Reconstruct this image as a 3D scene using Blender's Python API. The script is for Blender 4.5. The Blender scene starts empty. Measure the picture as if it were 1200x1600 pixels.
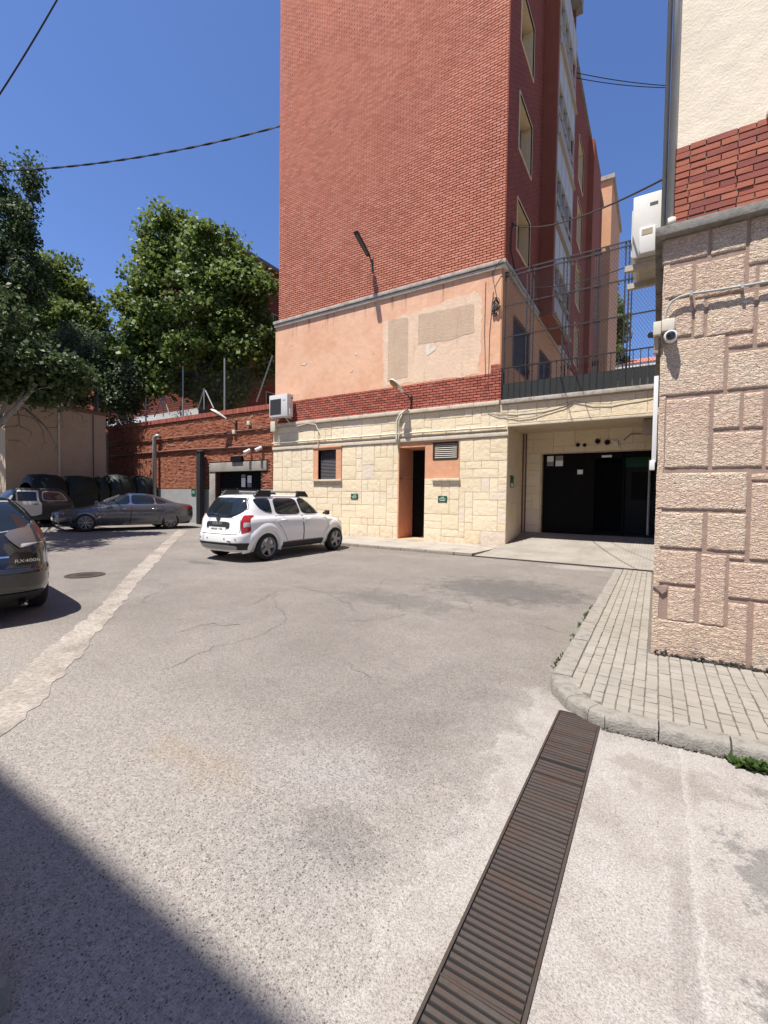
import bpy, bmesh, math, random
import numpy as np
from mathutils import Vector, Matrix, noise as mnoise

random.seed(7); RNG = np.random.default_rng(7)
S = bpy.context.scene
COL = S.collection

# ------------------------------------------------------------------ camera
FPX = 688.13
YAW, PIT, ROL = math.radians(31.6976), math.radians(-1.865), math.radians(0.7535)
EYE = Vector((0, 0, 1.7))
_cy, _sy = math.cos(YAW), math.sin(YAW)
FW = Vector((-_sy*math.cos(PIT), _cy*math.cos(PIT), math.sin(PIT)))
_R = Vector((_cy, _sy, 0)); _U = _R.cross(FW)
RT = _R*math.cos(ROL) + _U*math.sin(ROL)
UP = -_R*math.sin(ROL) + _U*math.cos(ROL)
cam = bpy.data.objects.new('camera', bpy.data.cameras.new('camera'))
COL.objects.link(cam); S.camera = cam
cam.data.sensor_fit = 'VERTICAL'; cam.data.sensor_height = 36.0
cam.data.lens = FPX*36/1600; cam.data.clip_end = 1500; cam.data.clip_start = 0.05
M = Matrix((RT, UP, -FW)).transposed().to_4x4(); M.translation = EYE
cam.matrix_world = M

# ------------------------------------------------------------------ light
SUNK = Vector((0.14, 0.37, -1.0))            # the way sunlight travels
w = bpy.data.worlds.new("World"); S.world = w; w.use_nodes = True
wt = w.node_tree; bg = wt.nodes['Background']
sky = wt.nodes.new('ShaderNodeTexSky'); sky.sky_type = 'NISHITA'; sky.sun_disc = False
sky.sun_elevation = math.asin(1/SUNK.length); sky.sun_rotation = math.atan2(-SUNK.x, -SUNK.y)
sky.altitude = 650; sky.air_density = 1.0; sky.dust_density = 0.7; sky.ozone_density = 3.5
tint = wt.nodes.new('ShaderNodeMix'); tint.data_type = 'RGBA'; tint.blend_type = 'MULTIPLY'; tint.inputs[0].default_value = 1
tint.inputs[7].default_value = (0.99, 1.12, 1.46, 1)
wt.links.new(sky.outputs[0], tint.inputs[6]); wt.links.new(tint.outputs[2], bg.inputs[0]); bg.inputs[1].default_value = 0.071
sd = bpy.data.lights.new('sun', 'SUN'); sd.energy = 5.0; sd.angle = math.radians(0.53); sd.color = (1.0, 0.955, 0.89)
sun = bpy.data.objects.new('sun', sd); COL.objects.link(sun)
sun.rotation_euler = SUNK.to_track_quat('-Z', 'Y').to_euler(); sun.location = (-8, -20, 40)
S.view_settings.view_transform = 'Standard'; S.view_settings.look = 'None'
S.view_settings.gamma = 1.0; S.view_settings.use_curve_mapping = False
S.view_settings.exposure = 0.85

# ------------------------------------------------------------------ photo tracing onto true planes
def ray(px, py): return FW + RT*((px-600)/FPX) - UP*((py-800)/FPX)
def PY(px, py, y):
    d = ray(px, py); p = EYE + d*(y/d.y); return p
def PX(px, py, x):
    d = ray(px, py); return EYE + d*(x/d.x)
def gz(x, y):
    t = max(0.0, -x-11.0); return 0.3*(1-math.exp(-t*0.085))
def G(px, py, h=0.0):
    z = 0.0; d = ray(px, py); p = None
    for i in range(12):
        p = EYE + d*((z+h-EYE.z)/d.z); z = gz(p.x, p.y)
    return p
def AT(px, py, dist): return EYE + ray(px, py)*dist

# ------------------------------------------------------------------ object helpers
def tag(o, label=None, cat=None, group=None, kind=None):
    if label: o['label'] = label
    if cat: o['category'] = cat
    if group: o['group'] = group
    if kind: o['kind'] = kind
    return o
def thing(name, label, cat, loc=(0, 0, 0), rz=0.0, group=None):
    o = bpy.data.objects.new(name, None); COL.objects.link(o)
    o.empty_display_size = 0.2
    o.location = loc; o.rotation_euler = (0, 0, rz)
    return tag(o, label, cat, group)
def root_of(o):
    while o.parent: o = o.parent
    return o
def link(name, me, parent=None, loc=None):
    o = bpy.data.objects.new(name, me); COL.objects.link(o)
    if parent: o.parent = parent
    if loc is not None: o.location = loc
    return o

class MB:
    """collects shapes and links them as one mesh object"""
    def __init__(s): s.v = []; s.f = []; s.m = []; s.mi = 0
    def add(s, vs, fs):
        b = len(s.v); s.v += [tuple(p) for p in vs]; s.f += [tuple(i+b for i in f) for f in fs]; s.m += [s.mi]*len(fs); return s
    def box(s, x0, x1, y0, y1, z0, z1):
        return s.add([(x0,y0,z0),(x1,y0,z0),(x1,y1,z0),(x0,y1,z0),(x0,y0,z1),(x1,y0,z1),(x1,y1,z1),(x0,y1,z1)],
                     [(0,3,2,1),(4,5,6,7),(0,1,5,4),(1,2,6,5),(2,3,7,6),(3,0,4,7)])
    def bbox(s, x0, x1, y0, y1, z0, z1, b=0.01):
        bm = bmesh.new(); bmesh.ops.create_cube(bm, size=1)
        for v in bm.verts: v.co = Vector(((x0+x1)/2+v.co.x*(x1-x0), (y0+y1)/2+v.co.y*(y1-y0), (z0+z1)/2+v.co.z*(z1-z0)))
        bmesh.ops.bevel(bm, geom=bm.edges[:], offset=b, segments=2, affect='EDGES', profile=0.6)
        bm.verts.index_update()
        s.add([v.co for v in bm.verts], [[v.index for v in f.verts] for f in bm.faces]); bm.free(); return s
    def tube(s, pts, r, n=8, cap=True, rs=None):
        pts = [Vector(p) for p in pts]; vs = []; fs = []
        t0 = (pts[1]-pts[0]).normalized()
        a = Vector((0,0,1)) if abs(t0.z) < 0.9 else Vector((1,0,0))
        nn = t0.cross(a).normalized()
        for i, p in enumerate(pts):
            t = (pts[min(i+1, len(pts)-1)]-pts[max(i-1, 0)]).normalized()
            nn = (nn - t*nn.dot(t)).normalized(); bb = t.cross(nn)
            rr = rs[i] if rs else r
            for k in range(n):
                an = 2*math.pi*k/n
                vs.append(p + nn*(rr*math.cos(an)) + bb*(rr*math.sin(an)))
        for i in range(len(pts)-1):
            for k in range(n):
                fs.append((i*n+k, i*n+(k+1)%n, (i+1)*n+(k+1)%n, (i+1)*n+k))
        if cap: fs += [tuple(range(n))[::-1], tuple((len(pts)-1)*n+k for k in range(n))]
        return s.add(vs, fs)
    def lathe(s, prof, origin, axis='z', n=24, cap=True):
        o = Vector(origin); vs = []; fs = []
        for (r, h) in prof:
            for k in range(n):
                a = 2*math.pi*k/n; c, d = r*math.cos(a), r*math.sin(a)
                if axis == 'z': vs.append(o+Vector((c, d, h)))
                elif axis == 'y': vs.append(o+Vector((c, h, -d)))
                else: vs.append(o+Vector((h, c, d)))
        for i in range(len(prof)-1):
            for k in range(n): fs.append((i*n+k, i*n+(k+1)%n, (i+1)*n+(k+1)%n, (i+1)*n+k))
        if cap: fs += [tuple(range(n))[::-1], tuple((len(prof)-1)*n+k for k in range(n))]
        return s.add(vs, fs)
    def prism(s, poly, f0, f1):
        """poly of 2-d points; f0, f1 map (u,v) to the near and far face"""
        n = len(poly)
        vs = [f0(*p) for p in poly]+[f1(*p) for p in poly]
        return s.add(vs, [tuple(range(n)), tuple(range(2*n-1, n-1, -1))]+[(i, i+n, (i+1)%n+n, (i+1)%n) for i in range(n)])
    def build(s, name, mat, parent=None, smooth=False, world=True, kind=None, recalc=False, angle=None):
        me = bpy.data.meshes.new(name)
        off = Vector((0, 0, 0))
        if parent is not None and world: off = root_of(parent).location
        me.from_pydata([tuple(Vector(p)-off) for p in s.v] if off.length else s.v, [], s.f)
        mats = mat if isinstance(mat, (list, tuple)) else [mat]
        for m in mats: me.materials.append(m)
        if len(mats) > 1: me.polygons.foreach_set('material_index', s.m)
        if recalc:
            bm = bmesh.new(); bm.from_mesh(me); bmesh.ops.recalc_face_normals(bm, faces=bm.faces[:]); bm.to_mesh(me); bm.free()
        if smooth:
            me.polygons.foreach_set('use_smooth', [True]*len(me.polygons))
            if angle: me.set_sharp_from_angle(angle=math.radians(angle))
        o = link(name, me, parent)
        if kind: o['kind'] = kind
        return o

# ------------------------------------------------------------------ materials
class NT:
    def __init__(s, name, rough=0.8, metal=0.0, spec=0.4):
        s.mat = bpy.data.materials.new(name); s.mat.use_nodes = True
        s.t = s.mat.node_tree; s.p = s.t.nodes['Principled BSDF']
        s.p.inputs['Roughness'].default_value = rough; s.p.inputs['Metallic'].default_value = metal
        s.p.inputs['Specular IOR Level'].default_value = spec
        s._pos = None
    def n(s, typ, **kw):
        nd = s.t.nodes.new(typ)
        for k, v in kw.items(): setattr(nd, k, v)
        return nd
    def put(s, sock, v):
        if hasattr(v, 'node'): s.t.links.new(v, sock)
        elif isinstance(v, (tuple, list)) and len(v) == 3 and sock.type == 'RGBA': sock.default_value = (*v, 1)
        else: sock.default_value = v
    def pos(s):
        if s._pos is None: s._pos = s.n('ShaderNodeNewGeometry').outputs['Position']
        return s._pos
    def xyz(s):
        q = s.n('ShaderNodeSeparateXYZ'); s.put(q.inputs[0], s.pos()); return q.outputs
    def math(s, op, a, b=0.0, c=None, clamp=False):
        q = s.n('ShaderNodeMath', operation=op, use_clamp=clamp); s.put(q.inputs[0], a); s.put(q.inputs[1], b)
        if c is not None: s.put(q.inputs[2], c)
        return q.outputs[0]
    def scale(s, v, sc):
        q = s.n('ShaderNodeVectorMath', operation='MULTIPLY'); s.put(q.inputs[0], v); q.inputs[1].default_value = sc; return q.outputs[0]
    def noise(s, sc, det=4, rough=0.55, vec=None, dist=0.0):
        q = s.n('ShaderNodeTexNoise'); q.inputs['Scale'].default_value = sc; q.inputs['Detail'].default_value = det
        q.inputs['Roughness'].default_value = rough; q.inputs['Distortion'].default_value = dist
        s.put(q.inputs['Vector'], vec if vec is not None else s.pos()); return q.outputs['Fac']
    def voro(s, sc, vec=None, feature='F1', out='Distance', rnd=1.0):
        q = s.n('ShaderNodeTexVoronoi', feature=feature); q.inputs['Scale'].default_value = sc; q.inputs['Randomness'].default_value = rnd
        s.put(q.inputs['Vector'], vec if vec is not None else s.pos()); return q.outputs[out]
    def ss(s, v, lo, hi):
        q = s.n('ShaderNodeMapRange', interpolation_type='SMOOTHSTEP'); s.put(q.inputs[0], v)
        s.put(q.inputs[1], lo); s.put(q.inputs[2], hi); q.inputs[3].default_value = 0; q.inputs[4].default_value = 1
        return q.outputs[0]
    def mix(s, f, a, b, mode='MIX'):
        q = s.n('ShaderNodeMix', data_type='RGBA', blend_type=mode); s.put(q.inputs[0], f)
        s.put(q.inputs[6], a); s.put(q.inputs[7], b); return q.outputs[2]
    def mul(s, col, f):
        q = s.n('ShaderNodeMix', data_type='RGBA', blend_type='MULTIPLY'); q.inputs[0].default_value = 1
        s.put(q.inputs[6], col)
        c = s.n('ShaderNodeCombineColor'); [s.put(c.inputs[i], f) for i in range(3)]
        s.put(q.inputs[7], c.outputs[0]); return q.outputs[2]
    def lin(s, v, a, b):                       # 0..1 -> a..b
        return s.math('MULTIPLY_ADD', v, b-a, a)
    def island(s):
        g = s.n('ShaderNodeNewGeometry').outputs['Random Per Island']; o = s.n('ShaderNodeObjectInfo').outputs['Random']
        return s.math('FRACT', s.math('ADD', g, o))
    def color(s, c): s.put(s.p.inputs['Base Color'], c); return s
    def rough(s, c): s.put(s.p.inputs['Roughness'], c); return s
    def bump(s, h, dist=0.01, strength=1.0):
        q = s.n('ShaderNodeBump'); q.inputs['Distance'].default_value = dist; q.inputs['Strength'].default_value = strength
        s.put(q.inputs['Height'], h); s.t.links.new(q.outputs[0], s.p.inputs['Normal']); return s

def plain(name, col, rough=0.6, metal=0.0, var=0.12, sc=6.0, spec=0.4, bump=0.0):
    m = NT(name, rough, metal, spec)
    n1 = m.noise(sc, 5); n2 = m.noise(sc*7, 3)
    f = m.math('ADD', m.lin(n1, 1-var*1.4, 1+var*1.4), m.lin(n2, -var*0.6, var*0.6))
    m.color(m.mul(col, f)); m.rough(m.lin(n2, rough*0.85, min(1, rough*1.15)))
    if bump: m.bump(n2, bump)
    return m.mat

MT = {}
# brick pieces of the tower / bands: per-brick tone, soot, and pale bloom
def brick_mat(name, base, dark, pale, fine=120):
    m = NT(name, 0.88, 0, 0.25); r = m.island()
    c = m.mix(m.ss(r, 0.0, 0.55), dark, base); c = m.mix(m.math('MULTIPLY', m.ss(r, 0.6, 1.0), 0.45), c, pale)
    big = m.noise(0.35, 4); c = m.mul(c, m.lin(big, 0.82, 1.18))
    fn = m.noise(fine, 3); c = m.mul(c, m.lin(fn, 0.8, 1.2))
    mid = m.noise(1.7, 5, 0.6, m.scale(m.pos(), (1, 1, .45))); c = m.mix(m.math('MULTIPLY', m.ss(mid, 0.5, 0.72), 0.22), c, pale)
    m.color(c).bump(fn, 0.004); return m.mat
MT['brick'] = brick_mat('tower_brick', (0.515, 0.196, 0.124), (0.445, 0.158, 0.098), (0.59, 0.28, 0.195))
MT['brick_band'] = brick_mat('band_brick', (0.35, 0.105, 0.072), (0.25, 0.072, 0.05), (0.44, 0.165, 0.12))
MT['brick_wall'] = brick_mat('retaining_brick', (0.34, 0.122, 0.066), (0.25, 0.082, 0.046), (0.46, 0.24, 0.155), 60)
MT['brick_right'] = brick_mat('corner_brick', (0.33, 0.108, 0.070), (0.24, 0.078, 0.062), (0.40, 0.15, 0.088))
MT['mortar_red'] = plain('red_mortar', (0.060, 0.022, 0.016), 0.95, var=0.2, sc=4)
MT['mortar_brown'] = plain('brown_mortar', (0.29, 0.20, 0.155), 0.95, var=0.2, sc=14, bump=0.006)

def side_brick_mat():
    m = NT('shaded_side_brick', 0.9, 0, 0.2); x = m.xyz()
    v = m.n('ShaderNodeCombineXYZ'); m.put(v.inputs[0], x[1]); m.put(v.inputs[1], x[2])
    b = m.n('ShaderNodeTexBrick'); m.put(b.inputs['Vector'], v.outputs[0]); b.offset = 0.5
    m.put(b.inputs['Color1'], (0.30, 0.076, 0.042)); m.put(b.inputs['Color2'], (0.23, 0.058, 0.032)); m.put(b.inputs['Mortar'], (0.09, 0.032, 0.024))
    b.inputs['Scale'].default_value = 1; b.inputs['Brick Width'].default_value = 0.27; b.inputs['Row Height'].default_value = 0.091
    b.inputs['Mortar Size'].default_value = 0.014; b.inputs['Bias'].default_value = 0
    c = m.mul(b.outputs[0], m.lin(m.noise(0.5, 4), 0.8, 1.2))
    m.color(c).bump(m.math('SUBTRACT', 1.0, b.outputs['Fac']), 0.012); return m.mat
MT['brick_side'] = side_brick_mat()  # tower brick in darker tones: the side's shade is put into the colour

def plaster(name, col, streak=0.5, sc=1.0, bump=0.006, dark=(0.10, 0.075, 0.055)):
    m = NT(name, 0.9, 0, 0.2)
    big = m.noise(0.9*sc, 5, 0.6); fine = m.noise(45, 5, 0.65); mid = m.noise(5*sc, 5)
    c = m.mul(col, m.lin(big, 0.84, 1.16)); c = m.mul(c, m.lin(mid, 0.88, 1.12)); c = m.mul(c, m.lin(fine, 0.92, 1.08))
    st = m.noise(1.0, 4, 0.6, m.scale(m.pos(), (6, 6, 0.5)))
    c = m.mix(m.math('MULTIPLY', m.ss(st, 0.58, 0.82), streak), c, m.mul(col, 0.62))
    m.color(c).bump(m.math('ADD', fine, m.math('MULTIPLY', mid, 2.0)), bump); return m.mat
MT['render_cream'] = plaster('cream_render', (0.66, 0.575, 0.445), 0.2, 1.0, 0.005)
MT['terracotta'] = plaster('terracotta_render', (0.24, 0.075, 0.042), 0.25)
MT['patch_pale'] = plaster('pale_patch', (0.66, 0.485, 0.345), 0.7, 2)
MT['patch_tan'] = plaster('tan_patch', (0.50, 0.365, 0.255), 0.6, 3, 0.006)
MT['reveal'] = plaster('cream_reveal', (0.62, 0.47, 0.28), 0.2)
MT['niche'] = plaster('salmon_niche', (0.58, 0.30, 0.178), 0.35)
MT['hut'] = plaster('hut_render', (0.42, 0.335, 0.24), 0.4)
MT['block'] = plaster('block_render', (0.62, 0.55, 0.45), 0.3)
MT['white_chip'] = plain('bare_plaster', (0.64, 0.57, 0.48), 0.95)

def peach():
    m = NT('peach_render', 0.92, 0, 0.2); x = m.xyz()
    big = m.noise(0.7, 5, 0.6); fine = m.noise(50, 5, 0.65); mid = m.noise(4, 6, 0.6)
    c = m.mix(m.ss(big, 0.35, 0.7), (0.69, 0.42, 0.275), (0.63, 0.345, 0.215))
    c = m.mul(c, m.lin(mid, 0.86, 1.14)); c = m.mul(c, m.lin(fine, 0.93, 1.07))
    # rain streaks hanging from the cornice, fading out downwards
    st = m.noise(1.0, 3, 0.6, m.scale(m.pos(), (5.5, 5.5, 0.25)))
    len_ = m.noise(0.9, 2, 0.5, m.scale(m.pos(), (1, 1, 0)))
    lo = m.math('SUBTRACT', 9.55, m.lin(len_, 0.05, 1.9))
    c = m.mix(m.math('MULTIPLY', m.math('MULTIPLY', m.ss(x[2], lo, 9.6), m.ss(st, 0.52, 0.75)), 0.75), c, (0.16, 0.11, 0.08))
    ch = m.noise(3.2, 6, 0.7); c = m.mix(m.math('MULTIPLY', m.ss(ch, 0.70, 0.725), 0.9), c, (0.68, 0.58, 0.46))
    m.color(c).bump(m.math('ADD', fine, m.math('MULTIPLY', mid, 2)), 0.007); return m.mat
MT['peach'] = peach()
MT['flank'] = plaster('shaded_flank_render', (0.44, 0.225, 0.115), 0.5)  # peach render again, darkened in colour to stand for shade on the flank
MT['end_block'] = plaster('orange_render', (0.50, 0.27, 0.15), 0.3)

def stone_paint():
    m = NT('cream_painted_stone', 0.85, 0, 0.25); r = m.island(); x = m.xyz()
    c = m.mix(r, (0.70, 0.585, 0.40), (0.735, 0.635, 0.465)); c = m.mix(m.ss(r, 0.84, 1.0), c, (0.66, 0.56, 0.46))
    big = m.noise(0.55, 5, 0.6); c = m.mul(c, m.lin(big, 0.80, 1.16))
    rk = m.noise(26, 6, 0.62); c = m.mul(c, m.lin(rk, 0.86, 1.10))
    dirt = m.noise(2.2, 6, 0.7, m.scale(m.pos(), (1, 1, 2.2)))
    c = m.mix(m.math('MULTIPLY', m.ss(dirt, 0.56, 0.74), 0.30), c, (0.46, 0.39, 0.30))
    low = m.math('MULTIPLY', m.math('SUBTRACT', 1.0, m.ss(x[2], 0.05, 0.7)), m.ss(m.noise(6, 4), 0.35, 0.7))
    c = m.mix(m.math('MULTIPLY', low, 0.45), c, (0.42, 0.27, 0.17))
    m.color(c).bump(m.math('ADD', rk, m.math('MULTIPLY', m.noise(7, 3), 1.5)), 0.016, 0.8); return m.mat
MT['stone'] = stone_paint()
MT['stone_joint'] = plain('pale_joint', (0.50, 0.41, 0.28), 0.95, var=0.2, sc=5)

def rough_stone():
    m = NT('pink_rough_ashlar', 0.9, 0, 0.2); r = m.island()
    c = m.mix(r, (0.69, 0.515, 0.385), (0.77, 0.645, 0.49))
    big = m.noise(1.6, 5, 0.6); c = m.mix(m.ss(big, 0.35, 0.7), c, (0.70, 0.51, 0.39))
    st = m.noise(1.0, 3, 0.5, m.scale(m.pos(), (24, 24, 50)), 1.2)
    fine = m.noise(160, 4)
    st2 = m.noise(1.0, 4, 0.55, m.scale(m.pos(), (50, 50, 90)), 0.8)
    c = m.mul(c, m.lin(st2, 0.82, 1.16)); c = m.mul(c, m.lin(fine, 0.88, 1.1))
    rust = m.noise(2.4, 4); x = m.xyz()
    c = m.mix(m.math('MULTIPLY', m.math('MULTIPLY', m.ss(rust, 0.5, 0.68), m.math('SUBTRACT', 1.0, m.ss(x[2], 0.15, 0.6))), 0.6), c, (0.55, 0.27, 0.12))
    gr_ = m.noise(3.5, 6, 0.7); c = m.mix(m.math('MULTIPLY', m.math('MULTIPLY', m.ss(gr_, 0.45, 0.65), m.math('SUBTRACT', 1.0, m.ss(x[2], 0.1, 0.45))), 0.55), c, (0.20, 0.165, 0.135)); c = m.mix(m.math('MULTIPLY', m.ss(m.noise(2.1, 6, 0.7), 0.55, 0.75), 0.18), c, (0.48, 0.36, 0.28))
    h = m.math('ADD', m.math('MULTIPLY', m.ss(st, 0.28, 0.68), 1.4), m.math('ADD', st2, m.math('MULTIPLY', fine, 0.25)))
    m.color(c).bump(h, 0.020, 1.0); return m.mat
MT['rough_stone'] = rough_stone()

def old_concrete(name, col, dark, sc=1.0, bump=0.006):
    m = NT(name, 0.92, 0, 0.25)
    big = m.noise(1.6*sc, 6, 0.65); fine = m.noise(70, 4, 0.7); mid = m.noise(9*sc, 5, 0.6)
    c = m.mix(m.ss(big, 0.42, 0.75), col, dark); c = m.mul(c, m.lin(mid, 0.82, 1.18)); c = m.mul(c, m.lin(fine, 0.86, 1.14))
    m.color(c).bump(m.math('ADD', fine, mid), bump); return m.mat
MT['concrete'] = old_concrete('weathered_concrete', (0.31, 0.28, 0.24), (0.21, 0.185, 0.155))
MT['concrete_dark'] = old_concrete('grimy_concrete', (0.22, 0.205, 0.18), (0.08, 0.075, 0.065), 3)
MT['ledge'] = old_concrete('painted_ledge', (0.56, 0.50, 0.40), (0.40, 0.35, 0.28), 2)
MT['cornice'] = old_concrete('grey_white_cornice', (0.42, 0.375, 0.325), (0.20, 0.175, 0.15), 3)
MT['kerb'] = old_concrete('granite_kerb', (0.27, 0.248, 0.212), (0.165, 0.15, 0.128), 7, 0.012)
MT['plinth'] = plain('grey_painted_plinth', (0.28, 0.285, 0.275), 0.8, var=0.15, sc=2)

def paver():
    m = NT('cement_paver', 0.9, 0, 0.25); r = m.island()
    c = m.mix(r, (0.235, 0.212, 0.178), (0.268, 0.245, 0.208)); c = m.mix(m.ss(r, 0.85, 1), c, (0.27, 0.236, 0.205))
    big = m.noise(1.3, 5, 0.6); c = m.mul(c, m.lin(big, 0.78, 1.2))
    fine = m.noise(140, 4, 0.7); c = m.mul(c, m.lin(fine, 0.84, 1.14))
    st = m.noise(5, 4); c = m.mix(m.math('MULTIPLY', m.ss(st, 0.6, 0.78), 0.35), c, (0.15, 0.125, 0.10))
    m.color(c).bump(fine, 0.004); return m.mat
MT['paver'] = paver()
MT['paver_bed'] = plain('paver_bed_dirt', (0.115, 0.10, 0.082), 0.95, var=0.3, sc=6)

def asphalt():
    m = NT('worn_asphalt', 0.9, 0, 0.3); x = m.xyz(); P = m.pos()
    def ell(cx, cy, rx, ry, sc=3.4, am=1.25, lo=0.35, hi=1.0):
        dx = m.math('DIVIDE', m.math('SUBTRACT', x[0], cx), rx); dy = m.math('DIVIDE', m.math('SUBTRACT', x[1], cy), ry)
        r = m.math('SQRT', m.math('ADD', m.math('MULTIPLY', dx, dx), m.math('MULTIPLY', dy, dy)))
        r = m.math('ADD', r, m.math('MULTIPLY', m.math('SUBTRACT', m.noise(sc, 8, 0.72), 0.5), am*2))
        return m.math('SUBTRACT', 1.0, m.ss(r, lo, hi))
    big = m.noise(0.55, 6, 0.6); mid = m.noise(2.6, 6, 0.65); fine = m.noise(55, 4, 0.7)
    c = m.mix(m.ss(big, 0.3, 0.72), (0.170, 0.150, 0.133), (0.217, 0.194, 0.173))
    c = m.mul(c, m.lin(mid, 0.82, 1.18))
    near = m.math('SUBTRACT', 1.0, m.ss(m.math('ADD', x[1], m.math('MULTIPLY', m.math('SUBTRACT', m.noise(1.3, 6, 0.65), 0.5), 2.6)), 1.3, 3.2))
    c = m.mix(m.math('MULTIPLY', near, 0.75), c, (0.278, 0.252, 0.224))
    # worn, dusty and oily places
    for (e, col, f) in [(ell(-1.75, 2.1, 0.62, 0.42), (0.260, 0.239, 0.220), 0.75), (ell(-2.5, 1.75, 0.6, 0.22), (0.248, 0.205, 0.161), 0.6),
                        (ell(-1.4, 1.5, 0.5, 0.32), (0.223, 0.208, 0.192), 0.5), (ell(-1.35, 1.75, 0.45, 0.25), (0.105, 0.096, 0.088), 0.4),
                        (ell(-2.3, 8.2, 2.0, 1.5), (0.062, 0.062, 0.062), 0.55), (ell(-3.6, 6.3, 1.6, 0.7), (0.087, 0.082, 0.077), 0.45),
                        (ell(-8.0, 12.0, 3.2, 0.8), (0.167, 0.133, 0.108), 0.6), (ell(-5.2, 10.2, 2.6, 1.2), (0.174, 0.155, 0.136), 0.4),
                        (ell(-2.6, 3.1, 0.9, 0.4), (0.205, 0.186, 0.164), 0.45), (ell(-0.9, 5.6, 0.35, 2.5), (0.192, 0.171, 0.146), 0.6),
                        (ell(-1.7, 11.9, 0.9, 0.45), (0.285, 0.267, 0.242), 0.8), (ell(-6.6, 6.9, 1.0, 0.4), (0.205, 0.186, 0.161), 0.5),
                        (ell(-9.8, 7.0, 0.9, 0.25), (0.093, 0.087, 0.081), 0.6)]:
        c = m.mix(m.math('MULTIPLY', e, f), c, col)
    # pale concrete apron round the drain
    edge = m.math('ADD', m.math('SUBTRACT', x[0], -0.83), m.math('MULTIPLY', m.math('SUBTRACT', m.noise(2.2, 6, 0.65), 0.5), 0.95))
    ymask = m.math('SUBTRACT', 1.0, m.ss(m.math('ADD', x[1], m.math('MULTIPLY', m.noise(2.0, 3), 0.5)), 4.0, 4.6))
    ap = m.math('MULTIPLY', m.math('ADD', m.math('MULTIPLY', m.ss(edge, -0.55, 0.02), 0.45), m.math('MULTIPLY', m.ss(edge, -0.05, 0.16), 0.55)), ymask)
    rim = m.math('MULTIPLY', m.math('MULTIPLY', m.ss(edge, -0.08, 0.02), m.math('SUBTRACT', 1.0, m.ss(edge, 0.02, 0.1))), ymask)
    cc = m.mix(m.ss(mid, 0.4, 0.72), (0.310, 0.285, 0.257), (0.248, 0.220, 0.195))
    cc = m.mix(m.math('MULTIPLY', ell(0.60, 2.6, 0.36, 0.5, 5, 1.6, .5, .8), 0.7), cc, (0.124, 0.118, 0.108))
    cc = m.mix(m.math('MULTIPLY', ell(0.58, 1.85, 0.3, 0.3, 5, 1.6, .5, .8), 0.75), cc, (0.112, 0.105, 0.098))
    cc = m.mix(m.math('MULTIPLY', ell(0.15, 3.2, 0.5, 0.24, 6, 1.7, .4, .85), 0.55), cc, (0.198, 0.171, 0.146))
    cc = m.mix(m.math('MULTIPLY', ell(0.8, 3.25, 0.32, 0.32, 5, 1.6, .5, .8), 0.6), cc, (0.124, 0.112, 0.099))
    cc = m.mix(m.math('MULTIPLY', ell(0.14, 2.0, 0.06, 0.9, 5, 0.6), 0.35), cc, (0.167, 0.146, 0.130))
    seam = m.math('ADD', m.math('SUBTRACT', x[0], 0.185), m.math('MULTIPLY', m.math('SUBTRACT', m.noise(6, 3), 0.5), 0.06))
    fl = m.noise(4.5, 8, 0.75); cc = m.mix(m.math('MULTIPLY', m.ss(fl, 0.58, 0.62), 0.22), cc, (0.215, 0.190, 0.165)); cc = m.mix(m.math('MULTIPLY', m.ss(m.noise(3.1, 8, 0.7), 0.58, 0.63), 0.4), cc, (0.345, 0.325, 0.30))
    cc = m.mix(m.math('MULTIPLY', m.math('MULTIPLY', m.ss(seam, -0.006, 0.002), m.math('SUBTRACT', 1.0, m.ss(seam, 0.004, 0.05))), 0.5), cc, (0.360, 0.338, 0.310))
    c = m.mix(ap, c, cc); c = m.mix(m.math('MULTIPLY', rim, 0.5), c, (0.347, 0.322, 0.291))
    # exposed aggregate: small stones of many tones, a few dark pebbles
    v1 = m.n('ShaderNodeTexVoronoi'); v1.inputs['Scale'].default_value = 150; m.put(v1.inputs['Vector'], P)
    bw = m.n('ShaderNodeRGBToBW'); m.put(bw.inputs[0], v1.outputs['Color'])
    ag = m.math('MULTIPLY', m.math('SUBTRACT', 1.0, m.ss(v1.outputs['Distance'], 0.25, 0.55)), 1.0)
    tone = m.lin(m.ss(bw.outputs[0], 0.15, 0.85), 0.45, 1.5)
    amt = m.mix(ap, (1, 1, 1), (0.15, 0.15, 0.15))
    c2 = m.mul(c, tone); k = m.n('ShaderNodeSeparateColor'); m.put(k.inputs[0], amt)
    c = m.mix(m.math('MULTIPLY', m.math('MULTIPLY', ag, k.outputs[0]), 0.85), c, c2)
    v2 = m.n('ShaderNodeTexVoronoi'); v2.inputs['Scale'].default_value = 52; m.put(v2.inputs['Vector'], P)
    b2 = m.n('ShaderNodeSeparateColor'); m.put(b2.inputs[0], v2.outputs['Color'])
    peb = m.math('MULTIPLY', m.math('SUBTRACT', 1.0, m.ss(v2.outputs['Distance'], 0.17, 0.27)), m.ss(b2.outputs[0], 0.56, 0.62))
    pc = m.mix(b2.outputs[1], (0.040, 0.034, 0.030), (0.110, 0.085, 0.066))
    c = m.mix(m.math('MULTIPLY', m.math('MULTIPLY', peb, m.math('SUBTRACT', 1.0, m.math('MULTIPLY', ap, m.lin(m.ss(m.noise(1.8, 4), 0.62, 0.42), 0.45, 0.95)))), 0.9), c, pc)
    v3 = m.n('ShaderNodeTexVoronoi'); v3.inputs['Scale'].default_value = 62; m.put(v3.inputs['Vector'], P)
    b3 = m.n('ShaderNodeSeparateColor'); m.put(b3.inputs[0], v3.outputs['Color'])
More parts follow.
